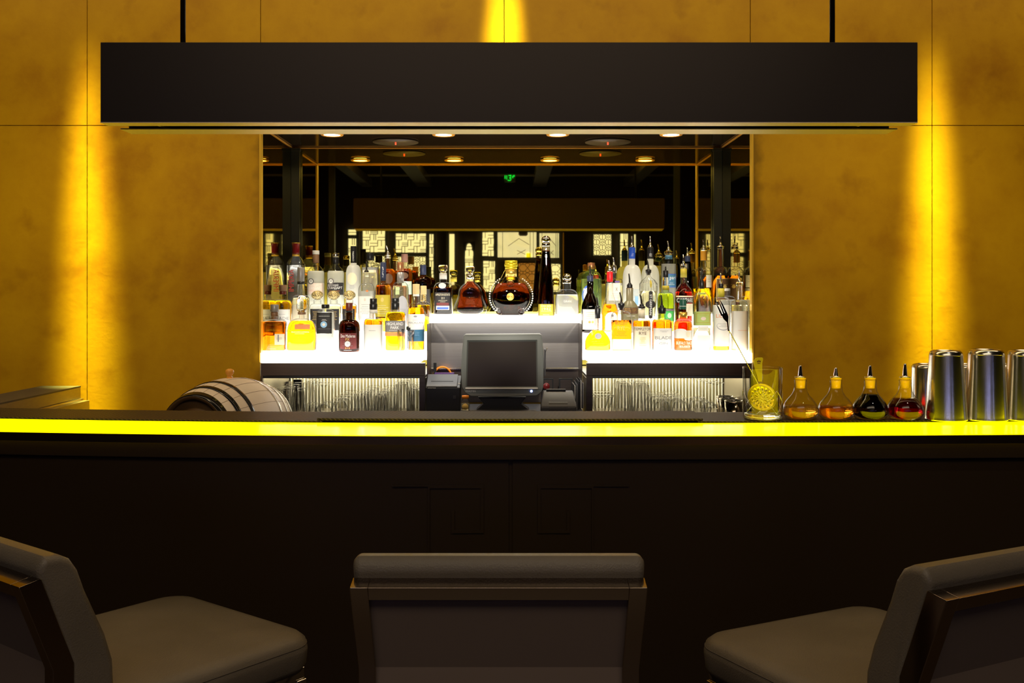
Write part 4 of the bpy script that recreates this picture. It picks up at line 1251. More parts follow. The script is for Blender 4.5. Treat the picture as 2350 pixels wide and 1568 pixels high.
B('amber bottle with a ribbed silver pourer and clear neck, back row', 890, '3', 19, 634, 616, 594, 6, [('ring', 584, 588, 7, 'cap_silver'), ('ring', 589, 593, 7.6, 'cap_silver'), ('pour', 563, 584, 5.5, 'chrome', -4)], liquid='liq_orange', fill=618, p=2,
  items=[('E', 4, 640, 9, 12, 'lab_brown')])
B('amber bottle with a pinkish copper cap and pale green label, back row', 928.5, '3', 18.5, 630, 615, 603, 7, [('cyl', 583, 602, 7.5, 'cap_pink')], liquid='liq_orange', fill=617, p=2,
  items=[('E', 2, 633, 8, 7, 'lab_brown'), ('R', -4, 17, 646, 676, 'lab_palegreen'), ('L', 0, 14, 652, 668, 3, GY)])
B('dark brown whisky bottle with gold characters on a black label and navy cap', 971, '3', 19, 652, 634, 631, 7.5, [('cyl', 608, 632, 7.2, 'cap_navy')], glass='glass_brown', liquid='liq_brown', fill=640, p=2.2,
  items=[('R', -17, 17, 664, 704, 'lab_black'), ('T', '山崎', 2, 668, 694, 13, 'lab_gold'), ('L', -10, 14, 697, 702, 1, GY)])
# drinking glass with black stirrers, at the front
D = 4.022; x = wx(931.5, D)
r = root('stirrer_glass', (x, D, T1), 'small clear tumbler holding black-tipped stirrers, front of the left shelf', 'glass')
MB().lathe(glass_profile([(.029, 0), (.0305, .004), (.0345, .088)], .0018, .010), 'glass_cup', c=(x, D, T1 + .0006), seg=28).build('tumbler', r, fix=True)
for k, (dx, ht, a) in enumerate(((-.012, .093, -.06), (.006, .103, .02), (.012, .098, .08))):
    MB().box(x + dx - .0012, x + dx + .0012, D - .001 + .006 * k, D + .001 + .006 * k, T1 + .014, T1 + ht - .014, 'rod_black').box(x + dx - .005, x + dx + .005, D - .003 + .006 * k, D + .003 + .006 * k, T1 + ht - .014, T1 + ht, 'cap_black').build('stirrer', r)

# ---- centre shelf
B('square-shouldered amber rum bottle with a black APPLETON ESTATE label, left end of the centre shelf', 1017, 'c', 22.5, 665, 648, 638, 8.5, [('stop', 609, 630, 10.5, 'glass_solid'), ('sleeve', 627, 641, 8.7, 'cap_white')], liquid='liq_cognac', fill=660, n=3.4, rd=.7, p=2, D=4.20, foot=.92,
  items=[('E', -1, 656, 8.5, 6.5, 'lab_white'), ('R', -18, 17, 671, 712, 'lab_black'), ('T', 'APPLETON ESTATE', 0, 674, 679, 33, 'lab_cream'), ('T', '21', 0, 682, 686.5, 7, 'lab_cream'), ('T', 'JAMAICA RUM', 0, 689, 691.5, 20, 'lab_cream'), ('R', -14, 14, 695, 701, 'lab_maroon'), ('R', -15, 15, 702, 711, 'lab_white'), ('R', -13, 13, 705, 710, 'lab_royal'), ('L', -10, 10, 692, 694, 1, 'lab_cream')])
bell = [(25, 726, .62, 2.4), (33, 723, .60, 2.4), (37.5, 716, .58, 2.3), (38.5, 707, .56, 2.3), (36, 698, .56, 2.2), (31, 688, .55, 2.2), (28.5, 680, .55, 2.2), (27.5, 672, .56, 2.2), (25.5, 664, .60, 2.1), (20, 656, .68, 2), (13, 650, .85, 2), (10, 646, 1, 2), (9, 640, 1, 2), (8.5, 628, 1, 2)]
B('bell-shaped cognac decanter with thick clear glass sides, centre shelf', 1079, 'c', 38, 0, 0, 0, 0, [('stop', 612, 630, 10, 'glass_solid'), ('sleeve', 629, 641, 8.9, 'cap_silver')], prof=bell)
b2 = [(20, 720, .5, 2.3), (28, 716, .5, 2.3), (31, 710, .5, 2.3), (30, 702, .5, 2.2), (27, 692, .5, 2.2), (24.5, 682, .5, 2.2), (23.5, 674, .5, 2.2), (21, 664, .55, 2.1), (15, 656, .65, 2), (9, 650, .9, 2), (7.5, 646, 1, 2)]
s_ = 4.12 / F
par = [o for o in bpy.data.objects if o.get('label', '').startswith('bell-shaped')][0]
MB().lathe([(a * s_, a * s_ * c_, wz(b, 4.12), n_) for a, b, c_, n_ in b2], 'liq_cognac', c=(wx(1079, 4.12), 4.12, 0), seg=40).build('liquid', par)

# round crystal decanter with beaded rim
D = 4.12
lou = []
for k in range(15):
    a = PI * (k + .8) / 15.5
    lou.append((48 * math.sin(a) if a > .9 else max(30, 48 * math.sin(a)), 681 + 46 * math.cos(a), .42, 2.15))
lou = [q for q in lou if q[1] > 642] + [(20, 640, .55, 2), (14, 636, .8, 2), (12.5, 632, 1, 2), (12.5, 617, 1, 2)]
rL = B('round flat crystal cognac decanter with a gold cap and beaded rim', 1173, 'c', 48, 0, 0, 0, 0, [('cyl', 611, 617, 14, 'gold_and_strip_glow'), ('cyl', 605, 611, 15.5, 'gold_and_strip_glow'), ('cyl', 598, 605, 14.5, 'gold_and_strip_glow'), ('sleeve', 617, 635, 12.8, 'cap_gold')], prof=lou, glass='glass_crystal')
xc, sc_ = wx(1173, D), D / F
lq = [(q[0] * .93 * sc_, q[0] * .93 * sc_ * q[2], wz(681 + (q[1] - 681) * .93, D) - T3, q[3]) for q in lou if q[1] > 641]
MB().lathe(lq, 'liq_cognac', c=(xc, D, T3), seg=40).build('liquid', rL)
bd = MB()
for sgn in (-1, 1):
    for k in range(17):
        a = -.75 + 1.75 * k / 16
        x, z = xc + sgn * 49.5 * sc_ * math.cos(a), wz(681 - 47.5 * math.sin(a), D)
        bd.lathe([(.0002, -.0034), (.0024, -.002), (.0034, 0), (.0024, .002), (.0002, .0034)], 'glass_solid', c=(x, D, z), seg=8)
bd.build('beaded_rim', rL)
for px_, py_, rr_ in ((1171, 681, 8.5), (1171, 650, 9), (1146, 714, 8.5), (1196, 714, 8.5)):
    x = wx(px_, D) - xc; z = wz(py_, D) - T3
    prL = [(a * sc_, a * sc_ * c_, wz(b, D) - T3, n_) for a, b, c_, n_ in lou]
    y = fronty(prL, x, z, .0)
    M_ = Matrix.Translation((xc + x, D + y, T3 + z)) @ Matrix.Rotation(PI / 2, 4, 'X')
    R_ = rr_ * sc_
    MB().lathe([(R_, -.002), (R_, .002), (R_ * .85, .0035), (R_ * .8, .0015), (R_ * .4, .0015), (R_ * .3, .003), (.0005, .0035)], 'cap_gold' if py_ == 681 else 'glass_solid', M=M_, seg=24).build('medallion', rL)
MB().tube([(wx(1160, D), D - .01, wz(618, D)), (wx(1152, D), D - .012, wz(634, D)), (wx(1146, D), D - .012, wz(645, D)), (wx(1144, D), D - .012, wz(648, D))], .0007, 'cap_gold', 6).build('cord', rL)
x, z = wx(1144.5, D), wz(649, D)
MB().lathe([(.0003, -.004), (.003, -.002), (.004, 0), (.003, .002), (.0003, .004)], 'chrome', c=(x, D - .012, z), seg=12).build('cord_bead', rL)

cone = [(19, 727, 1, 5), (19.3, 722, 1, 5), (19, 696, 1, 4.5), (16.5, 660, 1, 3.5), (14, 630, 1, 3), (11.5, 600, 1, 2.5), (9.5, 580, 1, 2), (9, 566, 1, 2)]
B('very tall tapering dark bottle with a silver ball stopper and 1942 label', 1253, 'c', 19, 0, 0, 0, 0, [('ball', 541, 560, 10.5, 'chrome'), ('ring', 558, 566, 9.5, 'chrome'), ], glass='glass_smoke', liquid='liq_dark', fill=575, prof=cone, rd=1,
  items=[('R', -18, 18, 698, 724, 'lab_olive'), ('T', 'Don Julio', 0, 699, 706, 22, 'lab_cream'), ('T', '1942', 0, 706, 712, 20, 'lab_cream'), ('L', -12, 12, 713, 715, 1, 'lab_cream'), ('L', -8, 8, 720, 724, 1, W)], items2=[('E', 0, 588, 4, 4, 'cap_silver'), ('VL', 0, 568, 582, 3, 'cap_silver'), ('L', -2, 2, 594, 600, 3, 'cap_silver')])
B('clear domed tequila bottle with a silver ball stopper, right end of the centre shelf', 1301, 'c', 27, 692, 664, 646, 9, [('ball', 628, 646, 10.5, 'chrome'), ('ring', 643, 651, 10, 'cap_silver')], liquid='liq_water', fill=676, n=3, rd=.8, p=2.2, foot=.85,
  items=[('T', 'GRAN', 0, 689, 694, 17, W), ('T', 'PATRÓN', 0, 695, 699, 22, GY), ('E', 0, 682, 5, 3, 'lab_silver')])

# ---- right side, front row
B('wide golden flask with a black capped pourer, front row right side beside the till', 1371.5, '1', 30, 784, 752, 731, 6.5, [('cyl', 707, 731, 6.5, 'cap_black'), ('pour', 683, 706, 5.5, 'cap_black', -2)], liquid='liq_amber', fill=758, n=2.6, rd=.6, p=1.6, foot=.85,
  items=[('E', 0, 771, 7.5, 6.5, 'lab_silver'), ('L', -16, 16, 786, 794, 2, 'lab_olive')])
B('squarish amber rye flask with embossed letters and a pale green label, front row right', 1426, '1', 24, 735, 714, 711, 8, [('stop', 696, 712, 7.5, 'cap_black'), ('pour', 671, 699, 4.5, 'cap_black', -4)], liquid='liq_orange', fill=735, n=4, rd=.6, p=2.6,
  items=[('R', -23, 23, 778, 802, 'lab_palegreen'), ('T', 'BULLEIT', -1, 738, 745, 28, 'lab_brown'), ('T', 'RYE', -2, 748, 757, 17, 'lab_gold'), ('L', -14, 12, 760, 772, 3, 'lab_brown')])
B('amber bottle with a cream label reading TEMPLETON RYE, front row right', 1472.5, '1', 21, 744, 732, 706, 7.5, [('ring', 703, 708, 8.5, 'cap_black'), ('pour', 676, 703, 5.5, 'cap_black', -4), ('sleeve', 710, 731, 7.7, 'lab_cream')], liquid='liq_orange', fill=736, p=2.5,
  items=[('R', -20, 20, 749, 804, 'lab_cream'), ('T', 'TEMPLETON', 0, 752, 758, 37, 'lab_brown'), ('T', 'RYE', 0, 761, 768, 17, 'lab_brown'), ('L', -8, 8, 773, 788, 5, 'lab_olive'), ('L', -12, 12, 790, 795, 1, GY)])
B('amber gin bottle with a bright white label reading BLADE GIN, front row right', 1519, '1', 23.5, 746, 731, 720, 8, [('cyl', 706, 720, 9, 'cap_black'), ('pour', 677, 706, 5, 'cap_black', -2)], liquid='liq_orange', fill=734, p=2.5,
  items=[('R', -21, 22, 753, 805, 'lab_white'), ('T', 'BLADE', 1, 771, 778, 38, 'grey_ink'), ('T', 'GIN', 0, 785, 790, 20, 'lab_silver'), ('L', -8, 12, 758, 762, 2, 'lab_silver')])
B('red-brown bourbon bottle with a torn-edge white label and dark green cap, front row right', 1567.5, '1', 22, 750, 733, 716, 8, [('cyl', 687, 710, 7.6, 'cap_green'), ('ring', 702, 704, 7.8, 'cap_white'), ('sleeve', 716, 731, 9.5, 'cap_gold')], liquid='liq_brown', fill=738, p=2.2,
  items=[('R', -21, 21, 758, 776, 'lab_white'), ('E', -8, 758, 12, 4, 'lab_white'), ('E', 10, 777, 11, 4, 'lab_white'), ('E', 8, 766, 5, 7, 'lab_cream'), ('T', 'BUFFALO TRACE', 0, 783, 790, 35, W), ('T', 'BOURBON', 1, 792, 797, 24, W)])
B('clear bottle with a green label and long dark pourer, front row right', 1610.5, '1', 20.5, 690, 668, 658, 6.5, [('cyl', 647, 663, 5.5, 'cap_black'), ('pour', 616, 648, 5, 'rod_black', 0), ('ring', 672, 676, 9, 'lab_green')], liquid='liq_palegold', fill=752, p=1.6,
  items=[('R', -20, 20, 715, 747, 'lab_green'), ('R', -15, 15, 719, 741, 'lab_olive'), ('R', -14, 14, 720, 740, 'lab_green'), ('L', -10, 10, 721, 725, 1, 'lab_olive'), ('E', 0, 731, 6, 4, 'lab_pink'), ('R', -12, 12, 748, 760, 'lab_white'), ('R', -13, 17, 769, 784, 'lab_white'), ('L', -12, 12, 753, 756, 1, 'lab_green')])
B('bright white-labelled aperitif bottle with a yellow-green neck wrap, behind the fork spoon', 1654.5, '1', 20, 697, 681, 664, 7, [('sleeve', 662, 682, 8, 'cork_yellow'), ('cyl', 651, 662, 5.5, 'cap_black'), ('pour', 626, 655, 4.5, 'chrome', -1)], liquid='liq_amber', fill=705, p=2.2,
  items=[('R', -19, 19, 700, 794, 'lab_white'), ('T', 'LILLET', 1, 721, 729, 30, 'lab_orange'), ('E', 2, 748, 15, 10, 'lab_silver'), ('E', 2, 747, 14, 9, 'lab_white'), ('L', -10, 14, 741, 751, 3, GY)])
B('pale bottle with a long clear neck and plain bright label, front row far right', 1697, '1', 20, 705, 688, 653, 7, [('ring', 648, 656, 8.2, 'glass_solid'), ('pour', 620, 648, 6, 'chrome', -1)], liquid='liq_palegold', fill=700, p=2.2,
  items=[('R', -19, 19, 714, 800, 'lab_white'), ('L', -14, -2, 702, 707, 1, 'lab_olive'), ('L', -14, 14, 715, 718, 1, 'lab_pink'), ('L', -8, 16, 756, 760, 1, 'lab_orange')])
# ---- right side, second row
B('dark wine-shaped bottle with a navy capsule and pinkish label, second row beside the centre shelf', 1354.5, '2', 20, 705, 672, 646, 7.5, [('cyl', 633, 648, 7.3, 'cap_navy'), ('pour', 610, 634, 5, 'cap_black', -1)], glass='glass_dark', liquid='liq_black', fill=694, p=1.3,
  items=[('R', -18, 18, 710, 756, 'lab_pink'), ('E', -3, 739, 3, 3, 'lab_orange'), ('E', 4, 739, 3, 3, 'lab_gold'), ('L', -12, 12, 715, 732, 4, 'lab_orange')])
B('flared amber bottle with a red neck capsule and white arched label', 1399.5, '2', 19.5, 716, 672, 647, 7, [('cyl', 624, 647, 7, 'cap_scarlet'), ('ring', 618, 624, 6, 'cap_silver'), ('pour', 597, 618, 4.5, 'chrome', -4)], liquid='liq_orange', fill=698, p=1.15,
  items=[('E', 2, 729, 14, 13, 'lab_white'), ('R', -12, 16, 729, 758, 'lab_white'), ('E', 4, 724, 3, 3, GY)])
B('olive-grey bottle with yellow script on a dark band and a black collar, second row right', 1445, '2', 20, 708, 690, 662, 8, [('sleeve', 661, 673, 7.9, 'lab_brown'), ('cyl', 653, 662, 6.5, 'cap_black'), ('pour', 628, 655, 5, 'cap_black', -2)], glass='frost_olive', p=1.5,
  items=[('R', -17, 17, 706, 720, 'lab_brown'), ('L', -14, 14, 707, 717, 3, 'cap_gold'), ('L', -12, 14, 722, 728, 1, W)])
stg = [(13, 766, 1, 2), (15, 762, 1, 2), (15.5, 750, 1, 2), (16, 720, 1, 2), (18.5, 690, 1, 2), (20.5, 665, 1, 2), (20, 652, 1, 2), (15, 643, 1, 2), (8, 638, 1, 2), (5.5, 634, 1, 2), (5.5, 628, 1, 2)]
rS = B('flaring fluted clear bottle with a black vertical label reading ST-GERMAIN, second row right', 1488, '2', 20, 0, 0, 0, 0, [('stop', 619, 632, 6.5, 'cap_black'), ('pour', 597, 622, 4.5, 'cap_black', -3)], liquid='liq_palegold', fill=668, prof=stg,
  items=[('E', 3, 699, 12, 9, 'lab_black'), ('R', -1.5, 7.5, 672, 727, 'lab_black'), ('E', 3, 671, 4.5, 3, 'lab_black'), ('E', 3, 728, 4.5, 3, 'lab_black'), ('W', 'ST·GERMAIN', 3, 676, 723, 5, W), ('E', 3, 652, 2.5, 9, 'lab_olive')])
fl = MB()
D2 = 4.26
for k in range(20):
    a = 2 * PI * (k + .5) / 20
    fl.tube([(wx(1488, D2) + (q[0] + .1) * D2 / F * math.cos(a), D2 + (q[0] + .1) * D2 / F * math.sin(a), wz(q[1], D2)) for q in stg[2:8]], .0009, 'glass_clear', 5)
fl.build('fluting', rS, fix=False)
B('rounded green liqueur bottle with a bright green label, second row right', 1527.5, '2', 19.5, 690, 670, 664, 8, [('sleeve', 656, 666, 8.4, 'lab_olive'), ('cyl', 636, 656, 6.5, 'glass_solid'), ('cyl', 621, 637, 6, 'cap_black'), ('pour', 612, 624, 4.5, 'cap_black', 0)], glass='glass_green', liquid='liq_green', fill=674, p=2.4,
  items=[('R', -6, 19, 708, 714, 'lab_black'), ('T', 'CITRÓNGE', 5, 709, 713, 24, W), ('R', -6, 19, 714, 737, 'lab_emerald'), ('E', 6, 724, 5, 6, 'lab_palegreen')])
B('red bitter bottle with white letters CAMPARI and a yellow neck band, second row right', 1569, '2', 21, 678, 650, 617, 7, [('sleeve', 617, 637, 7.3, 'lab_olive'), ('ring', 606, 617, 7.6, 'glass_solid'), ('pour', 585, 610, 5, 'chrome', -1)], liquid='liq_red', fill=670, p=1.7,
  items=[('R', -19, 21, 679, 682, 'lab_cream'), ('R', -20, 21, 683, 695, 'lab_black'), ('T', 'CAMPARI', 0, 684, 694, 36, W), ('R', 2, 20, 697, 725, 'lab_cream')])
B('round-shouldered clear bottle with a plain white body, second row right behind the fork spoon', 1669, '2', 20, 695, 679, 669, 6.5, [('cyl', 662, 668, 7, 'cap_white')], liquid='liq_water', fill=688, p=2.2, items=[('R', -17, 17, 702, 750, 'lab_white'), ('L', -10, 10, 706, 716, 2, GY)])
# ---- right side, back row
B('pale green gin bottle with a copper cap and round blue PLYMOUTH label, back row right', 1357, '3', 24, 650, 622, 612, 8.5, [('cyl', 603, 618, 8.5, 'cap_copper')], glass='glass_green', liquid='liq_palegreen', fill=640, p=2.2,
  items=[('E', -9, 678, 13, 23, 'lab_royal'), ('E', -9, 678, 10, 18, 'lab_white'), ('T', 'PLYMOUTH', -8, 662, 669, 22, W), ('E', -7, 683, 5, 8, 'lab_orange')])
B('clear square bottle with a pale pink paper label, back row right', 1409, '3', 19, 646, 640, 627, 7, [('cyl', 609, 627, 6.5, 'cap_silver'), ('pour', 590, 610, 4.5, 'chrome', -2)], liquid='liq_water', fill=650, n=5.5, rd=1, p=4,
  items=[('R', -14, 13, 650, 690, 'lab_pink'), ('R', 0, 11, 645, 649, 'lab_purple'), ('T', 'X', 4, 660, 668, 5, K_), ('L', -10, 10, 672, 686, 3, GY)])
B('frosted white vodka bottle with a bright blue capsule, back row right', 1450.5, '3', 21, 637, 608, 593, 7, [('cyl', 568, 594, 7.4, 'cap_blue'), ('pour', 542, 568, 6, 'chrome', -1)], glass='frost_white', p=1.8, items=[('L', -5, 5, 573, 576, 1, W), ('L', -5, 5, 582, 589, 3, W), ('L', -2, 15, 664, 690, 8, 'lab_skyblue'), ('R', 4, 12, 680, 700, 'lab_skyblue')])
B('frosted white vodka bottle with a black capsule, back row right beside the blue-capped one', 1492.5, '3', 20.5, 637, 608, 593, 7, [('cyl', 568, 594, 7.4, 'cap_black'), ('pour', 542, 568, 6, 'chrome', -1)], glass='frost_pale', p=1.8, items=[('L', -5, 5, 573, 576, 1, W), ('L', -6, 6, 582, 590, 4, W)])
B('smoky clear bottle with a bulging collar and blue script label, back row right', 1534.5, '3', 17.5, 608, 590, 585, 8, [('ball', 575, 587, 10.5, 'glass_solid'), ('sleeve', 586, 595, 8.6, 'lab_blue'), ('pour', 553, 576, 5.5, 'chrome', -3)], liquid='liq_water', fill=606, p=2.4,
  items=[('R', -6, 16, 629, 660, 'lab_royal'), ('R', -5, 15, 631, 658, 'lab_blue'), ('T', 'pari', 7, 634, 644, 14, W), ('L', -3, 12, 648, 655, 2, W)])
B('slender dark bottle tapering to a grey-black capsule, back row right', 1578, '3', 14, 668, 600, 590, 6.5, [('cyl', 588, 601, 6.6, 'cap_navy'), ('pour', 568, 589, 5, 'chrome', -1)], glass='glass_dark', liquid='liq_black', fill=605, p=1.25)
B('clear bottle with an orange and gold capsule and small white label, back row right', 1615, '3', 19, 634, 613, 599, 7.4, [('cyl', 574, 598, 7.6, 'cap_orange'), ('ring', 571, 576, 8, 'cap_silver'), ('pour', 550, 572, 6, 'chrome', -2)], liquid='liq_yellow', fill=662, p=2.3,
  items=[('R', 2, 16, 632, 660, 'lab_cream'), ('L', 4, 14, 638, 650, 2, GY), ('VL', -8, 622, 660, 5, GY)])
B('amber rum bottle with a clear neck and gold-edged dark label, back row far right', 1654, '3', 19, 632, 612, 570, 7.2, [('ring', 565, 572, 8, 'glass_solid'), ('pour', 542, 567, 6, 'chrome', -1)], liquid='liq_orange', fill=633, p=2.3,
  items=[('R', -13, 17, 639, 692, 'lab_gold'), ('R', -12, 16, 641, 690, 'lab_brown'), ('L', 2, 14, 650, 662, 2, 'lab_gold'), ('E', 6, 658, 4, 4, 'lab_gold')])
# ------------------------------------------------------------------ things standing on the bar
def on_bar(x, y): return ZBAR + .0042


# mixing glass
D = 2.735; cx = wx(1750, D); zb = ZBAR + .0045; R = 44.5 * D / F; H = wz(843, D) - zb
r = root('mixing_glass', (cx, D, zb), 'large clear cut-glass mixing glass holding a strainer and spoon, on the bar top', 'mixing glass')
MB().lathe(glass_profile([(R - .004, 0), (R - .001, .003), (R, .008), (R, H - .004), (R + .001, H)], .0032, .016), 'glass_cup', c=(cx, D, zb), seg=64).build('glass_body', r)
MB().lathe([(R - .008, .0015), (R - .0045, .004), (R - .004, .0145), (R - .010, .0150), (.004, .0125)], 'glass_solid', c=(cx, D, zb), seg=48).build('thick_base', r)
m = MB(); z0_, z1_ = zb + .018, zb + .018 + .062
for k in range(6):
    for sg in (1, -1):
        pth = []
        for i in range(17):
            t = i / 16; a = 2 * PI * k / 6 + sg * (PI / 3) * t
            pth.append((cx + (R + .0003) * math.cos(a), D + (R + .0003) * math.sin(a), z0_ + (z1_ - z0_) * (1 - abs(2 * t - 1) if False else t)))
        m.tube(pth, .0007, 'glass_solid', 5)
m.build('cut_pattern', r, fix=False)
# julep strainer in it
r = root('cocktail_strainer', (wx(1750, D), D, zb + .02), 'yellow-lit perforated cocktail strainer with a crown on its handle, standing in the mixing glass', 'strainer')
zc_ = wz(912, D); Rs = .0385
M_ = Matrix.Translation((wx(1750, D), D + .004, zc_)) @ Matrix.Rotation(math.radians(62), 4, 'X')
m = MB(); v = []; f = []
import itertools
NR, NA = 8, 48


def dish(rr): return -.012 * (1 - rr * rr)


v = [(0, 0, dish(0))]
for j in range(1, NR + 1):
    for k in range(NA):
        a = 2 * PI * k / NA; v.append((Rs * j / NR * math.cos(a), Rs * j / NR * math.sin(a), dish(j / NR)))
f += [(0, 1 + k, 1 + (k + 1) % NA) for k in range(NA)]
for j in range(1, NR):
    for k in range(NA):
        if j in (3, 5) and k % 3 == 1: continue      # perforations
        if j == 2 and k % 8 in (3, 4): continue
        f.append((1 + (j - 1) * NA + k, 1 + j * NA + k, 1 + j * NA + (k + 1) % NA, 1 + (j - 1) * NA + (k + 1) % NA))
m.add(v, f, 'gold_and_strip_glow', True, M_)  # steel, coloured yellow for the light strip's reflection on it
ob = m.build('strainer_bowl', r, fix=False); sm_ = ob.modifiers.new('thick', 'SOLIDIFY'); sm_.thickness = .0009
m = MB(); m.tube([M_ @ Vector((Rs * math.cos(a), Rs * math.sin(a), 0)) for a in [2 * PI * k / 40 for k in range(40)]], .0011, 'gold_and_strip_glow', 6, closed=True); m.build('rim', r)
hp = [(1741, 876, 4.0), (1740, 862, 6), (1738, 850, 8), (1737, 842, 9), (1736, 834, 10), (1737, 828, 10.2), (1739, 823, 9), (1741, 821, 5)]
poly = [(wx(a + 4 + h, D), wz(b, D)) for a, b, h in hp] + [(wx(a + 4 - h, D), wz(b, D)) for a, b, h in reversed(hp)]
m = MB().prism(poly, D + .0025, D + .0045, 'gold_and_strip_glow', 'y'); m.build('handle', r, bevel=.0004)
x_ = wx(1742, D)
cr = [(-.0048, 0), (-.0055, .005), (-.003, .003), (0, .0068), (.003, .003), (.0055, .005), (.0048, 0)]
m = MB().prism([(x_ + a, wz(832, D) + b) for a, b in cr], D + .0018, D + .0026, 'lab_brown', 'y'); m.box(x_ - .004, x_ + .004, D + .0018, D + .0026, wz(835.5, D), wz(834, D), 'lab_brown'); m.build('crown_emblem', r)

# trident bar spoon
A, Bq = Vector(wp(1677, 765, D - .006)), Vector(wp(1766, 926, D + .012))
pa, pb_ = wp(1672, 757, D - .02), wp(1768, 932, D + .008)
r = root('bar_spoon', (pb_.x, pb_.y, pb_.z), 'long twisted steel bar spoon with a three-pronged fork top, leaning in the mixing glass', 'bar spoon')
d = (pb_ - pa)
m = MB()
n = 160
u = d.normalized(); s1 = u.cross(Vector((0, 1, 0))).normalized(); s2 = u.cross(s1)
for k in range(2):
    pth = []
    for i in range(n):
        t = i / (n - 1); a = t * 2 * PI * 22 + PI * k
        pth.append(pa + d * t + s1 * (.0008 * math.cos(a)) + s2 * (.0008 * math.sin(a)))
    m.tube(pth, .0009, 'chrome_satin', 5)
m.build('shaft', r)
# fork head: flat blade with three tines
def fq(px, py): return (wx(px, D - .02), wz(py, D - .02))
m = MB()
blade = [fq(a, b) for a, b in ((1673, 759), (1669.5, 738), (1671, 727), (1668, 718), (1655, 722), (1661, 733), (1667, 741), (1670.5, 759))]
blade = [fq(a, b) for a, b in ((1670, 760), (1668, 740), (1660, 732), (1655.5, 722), (1668, 717), (1671.5, 727), (1671, 738), (1673, 760))]
m.prism(blade, D - .0212, D - .0195, 'chrome_dark', 'y')
for base_, tip, w0 in (((1656.8, 722.5), (1642.5, 695.5), 2.2), ((1662, 721.5), (1648.5, 689.5), 2.0), ((1667, 719), (1651, 687), 2.3)):
    dx, dy = tip[0] - base_[0], tip[1] - base_[1]; L_ = math.hypot(dx, dy); nx_, ny_ = -dy / L_, dx / L_
    m.prism([fq(base_[0] + nx_ * w0, base_[1] + ny_ * w0 + 2), fq(base_[0] - nx_ * w0, base_[1] - ny_ * w0 + 2), fq(base_[0] + dx * .6 - nx_ * w0 * .8, base_[1] + dy * .6 - ny_ * w0 * .8), fq(tip[0] - nx_ * .5, tip[1]), fq(tip[0] + nx_ * .5, tip[1]), fq(base_[0] + dx * .6 + nx_ * w0 * .8, base_[1] + dy * .6 + ny_ * w0 * .8)], D - .0212, D - .0195, 'chrome_dark', 'y')
m.build('fork_head', r)
m = MB(); M_ = Matrix.Translation(pb_)
m.lathe([(.001, -.004), (.005, -.002), (.006, .002), (.003, .006)], 'chrome_satin', M=M_ , seg=16); m.build('end_disc', r)

# bitters bottles
DB = 2.735


def bitters(cx, lq, fy, lab, tip, tilt):
    s = DB / F; x = wx(cx, DB); z = ZBAR + .0045
    Z = lambda py: wz(py, DB) - z
    pr = [(17, 966), (26, 964.5), (34, 960), (39, 951), (40, 941), (38.5, 932), (34, 923), (27, 914), (20, 906), (15.5, 898), (13.8, 888), (13.2, 878), (13.6, 872)]
    pr = [(a * s, max(.0006, Z(b))) for a, b in pr]
    r = root('bitters_bottle', (x, DB, z), lab, 'bottle', 'small bitters bottles on the bar top')
    MB().lathe(pr, 'glass_clear', c=(x, DB, z), seg=48).build('glass_body', r)
    zf = Z(fy); q = [(a - .0016, b) for a, b in pr if .003 < b < zf]
    rr = None
    for a, b in zip(pr[:-1], pr[1:]):
        if a[1] <= zf <= b[1]: rr = a[0] + (b[0] - a[0]) * (zf - a[1]) / (b[1] - a[1])
    q = [(pr[1][0] * .8, .0026)] + q + [(rr - .0016, zf)]
    MB().lathe(q, lq, c=(x, DB, z), seg=48).build('liquid', r)
    MB().lathe([(9.5 * s, Z(891)), (11.5 * s, Z(871.5)), (11.5 * s, Z(870)), (12.2 * s, Z(870)), (12.2 * s, Z(866))], 'cork', c=(x, DB, z), seg=24).build('cork', r)
    m = MB().lathe([(12.8 * s, Z(866.2)), (13 * s, Z(865)), (6 * s, Z(864)), (5.6 * s, Z(862)), (3.0 * s, Z(tip + 2)), (2.6 * s, Z(tip))], 'chrome', c=(x, DB, z), seg=20)
    m.build('dasher_top', r)


bitters(1837, 'liq_bitter', 931, 'small round-bellied bottle of cloudy orange bitters, next to the mixing glass', 839, 0)
bitters(1918.5, 'liq_bitter2', 931, 'small round-bellied bottle of clear amber bitters, second from the mixing glass', 844, 0)
bitters(1997, 'liq_black', 904, 'small round-bellied bottle of nearly black bitters, third from the mixing glass', 839, 0)
bitters(2077, 'liq_wine', 914, 'small round-bellied bottle of dark red bitters, nearest the metal shakers', 835, 0)


# shaker tins
def tin(cx, D, hwb, hwt, ytop, lab, grp):
    s = D / F; x = wx(cx, D); z = ZBAR + (.0005 if D < 2.68 else .0045)
    if D < 2.75: z = ZBAR + .0045
    H = wz(ytop, D) - z
    Rb_, Rt = hwb * s, hwt * s
    r = root('shaker_tin', (x, D, z), lab, 'shaker', grp)
    m = MB().lathe([(Rb_ - .0008, .0002), (Rb_ + .0006, .001), (Rb_ + .0002, .003), (Rb_ * .985, .01), (Rt * 1.05, H * .93), (Rt * 1.02, H * .965), (Rt * .93, H * .992), (Rt * .85, H), (Rt * .80, H - .0005), (Rt * .78, H - .003), (.001, H - .0035)], 'chrome_tin', c=(x, D, z), seg=64)
    m.build('cup', r)
    m = MB().lathe([(Rt * 1.055, H * .925), (Rt * 1.062, H * .930), (Rt * 1.056, H * .935), (Rt * 1.045, H * .935), (Rt * 1.045, H * .925)], 'chrome_satin', c=(x, D, z), seg=64, caps=False); m.build('ring', r)


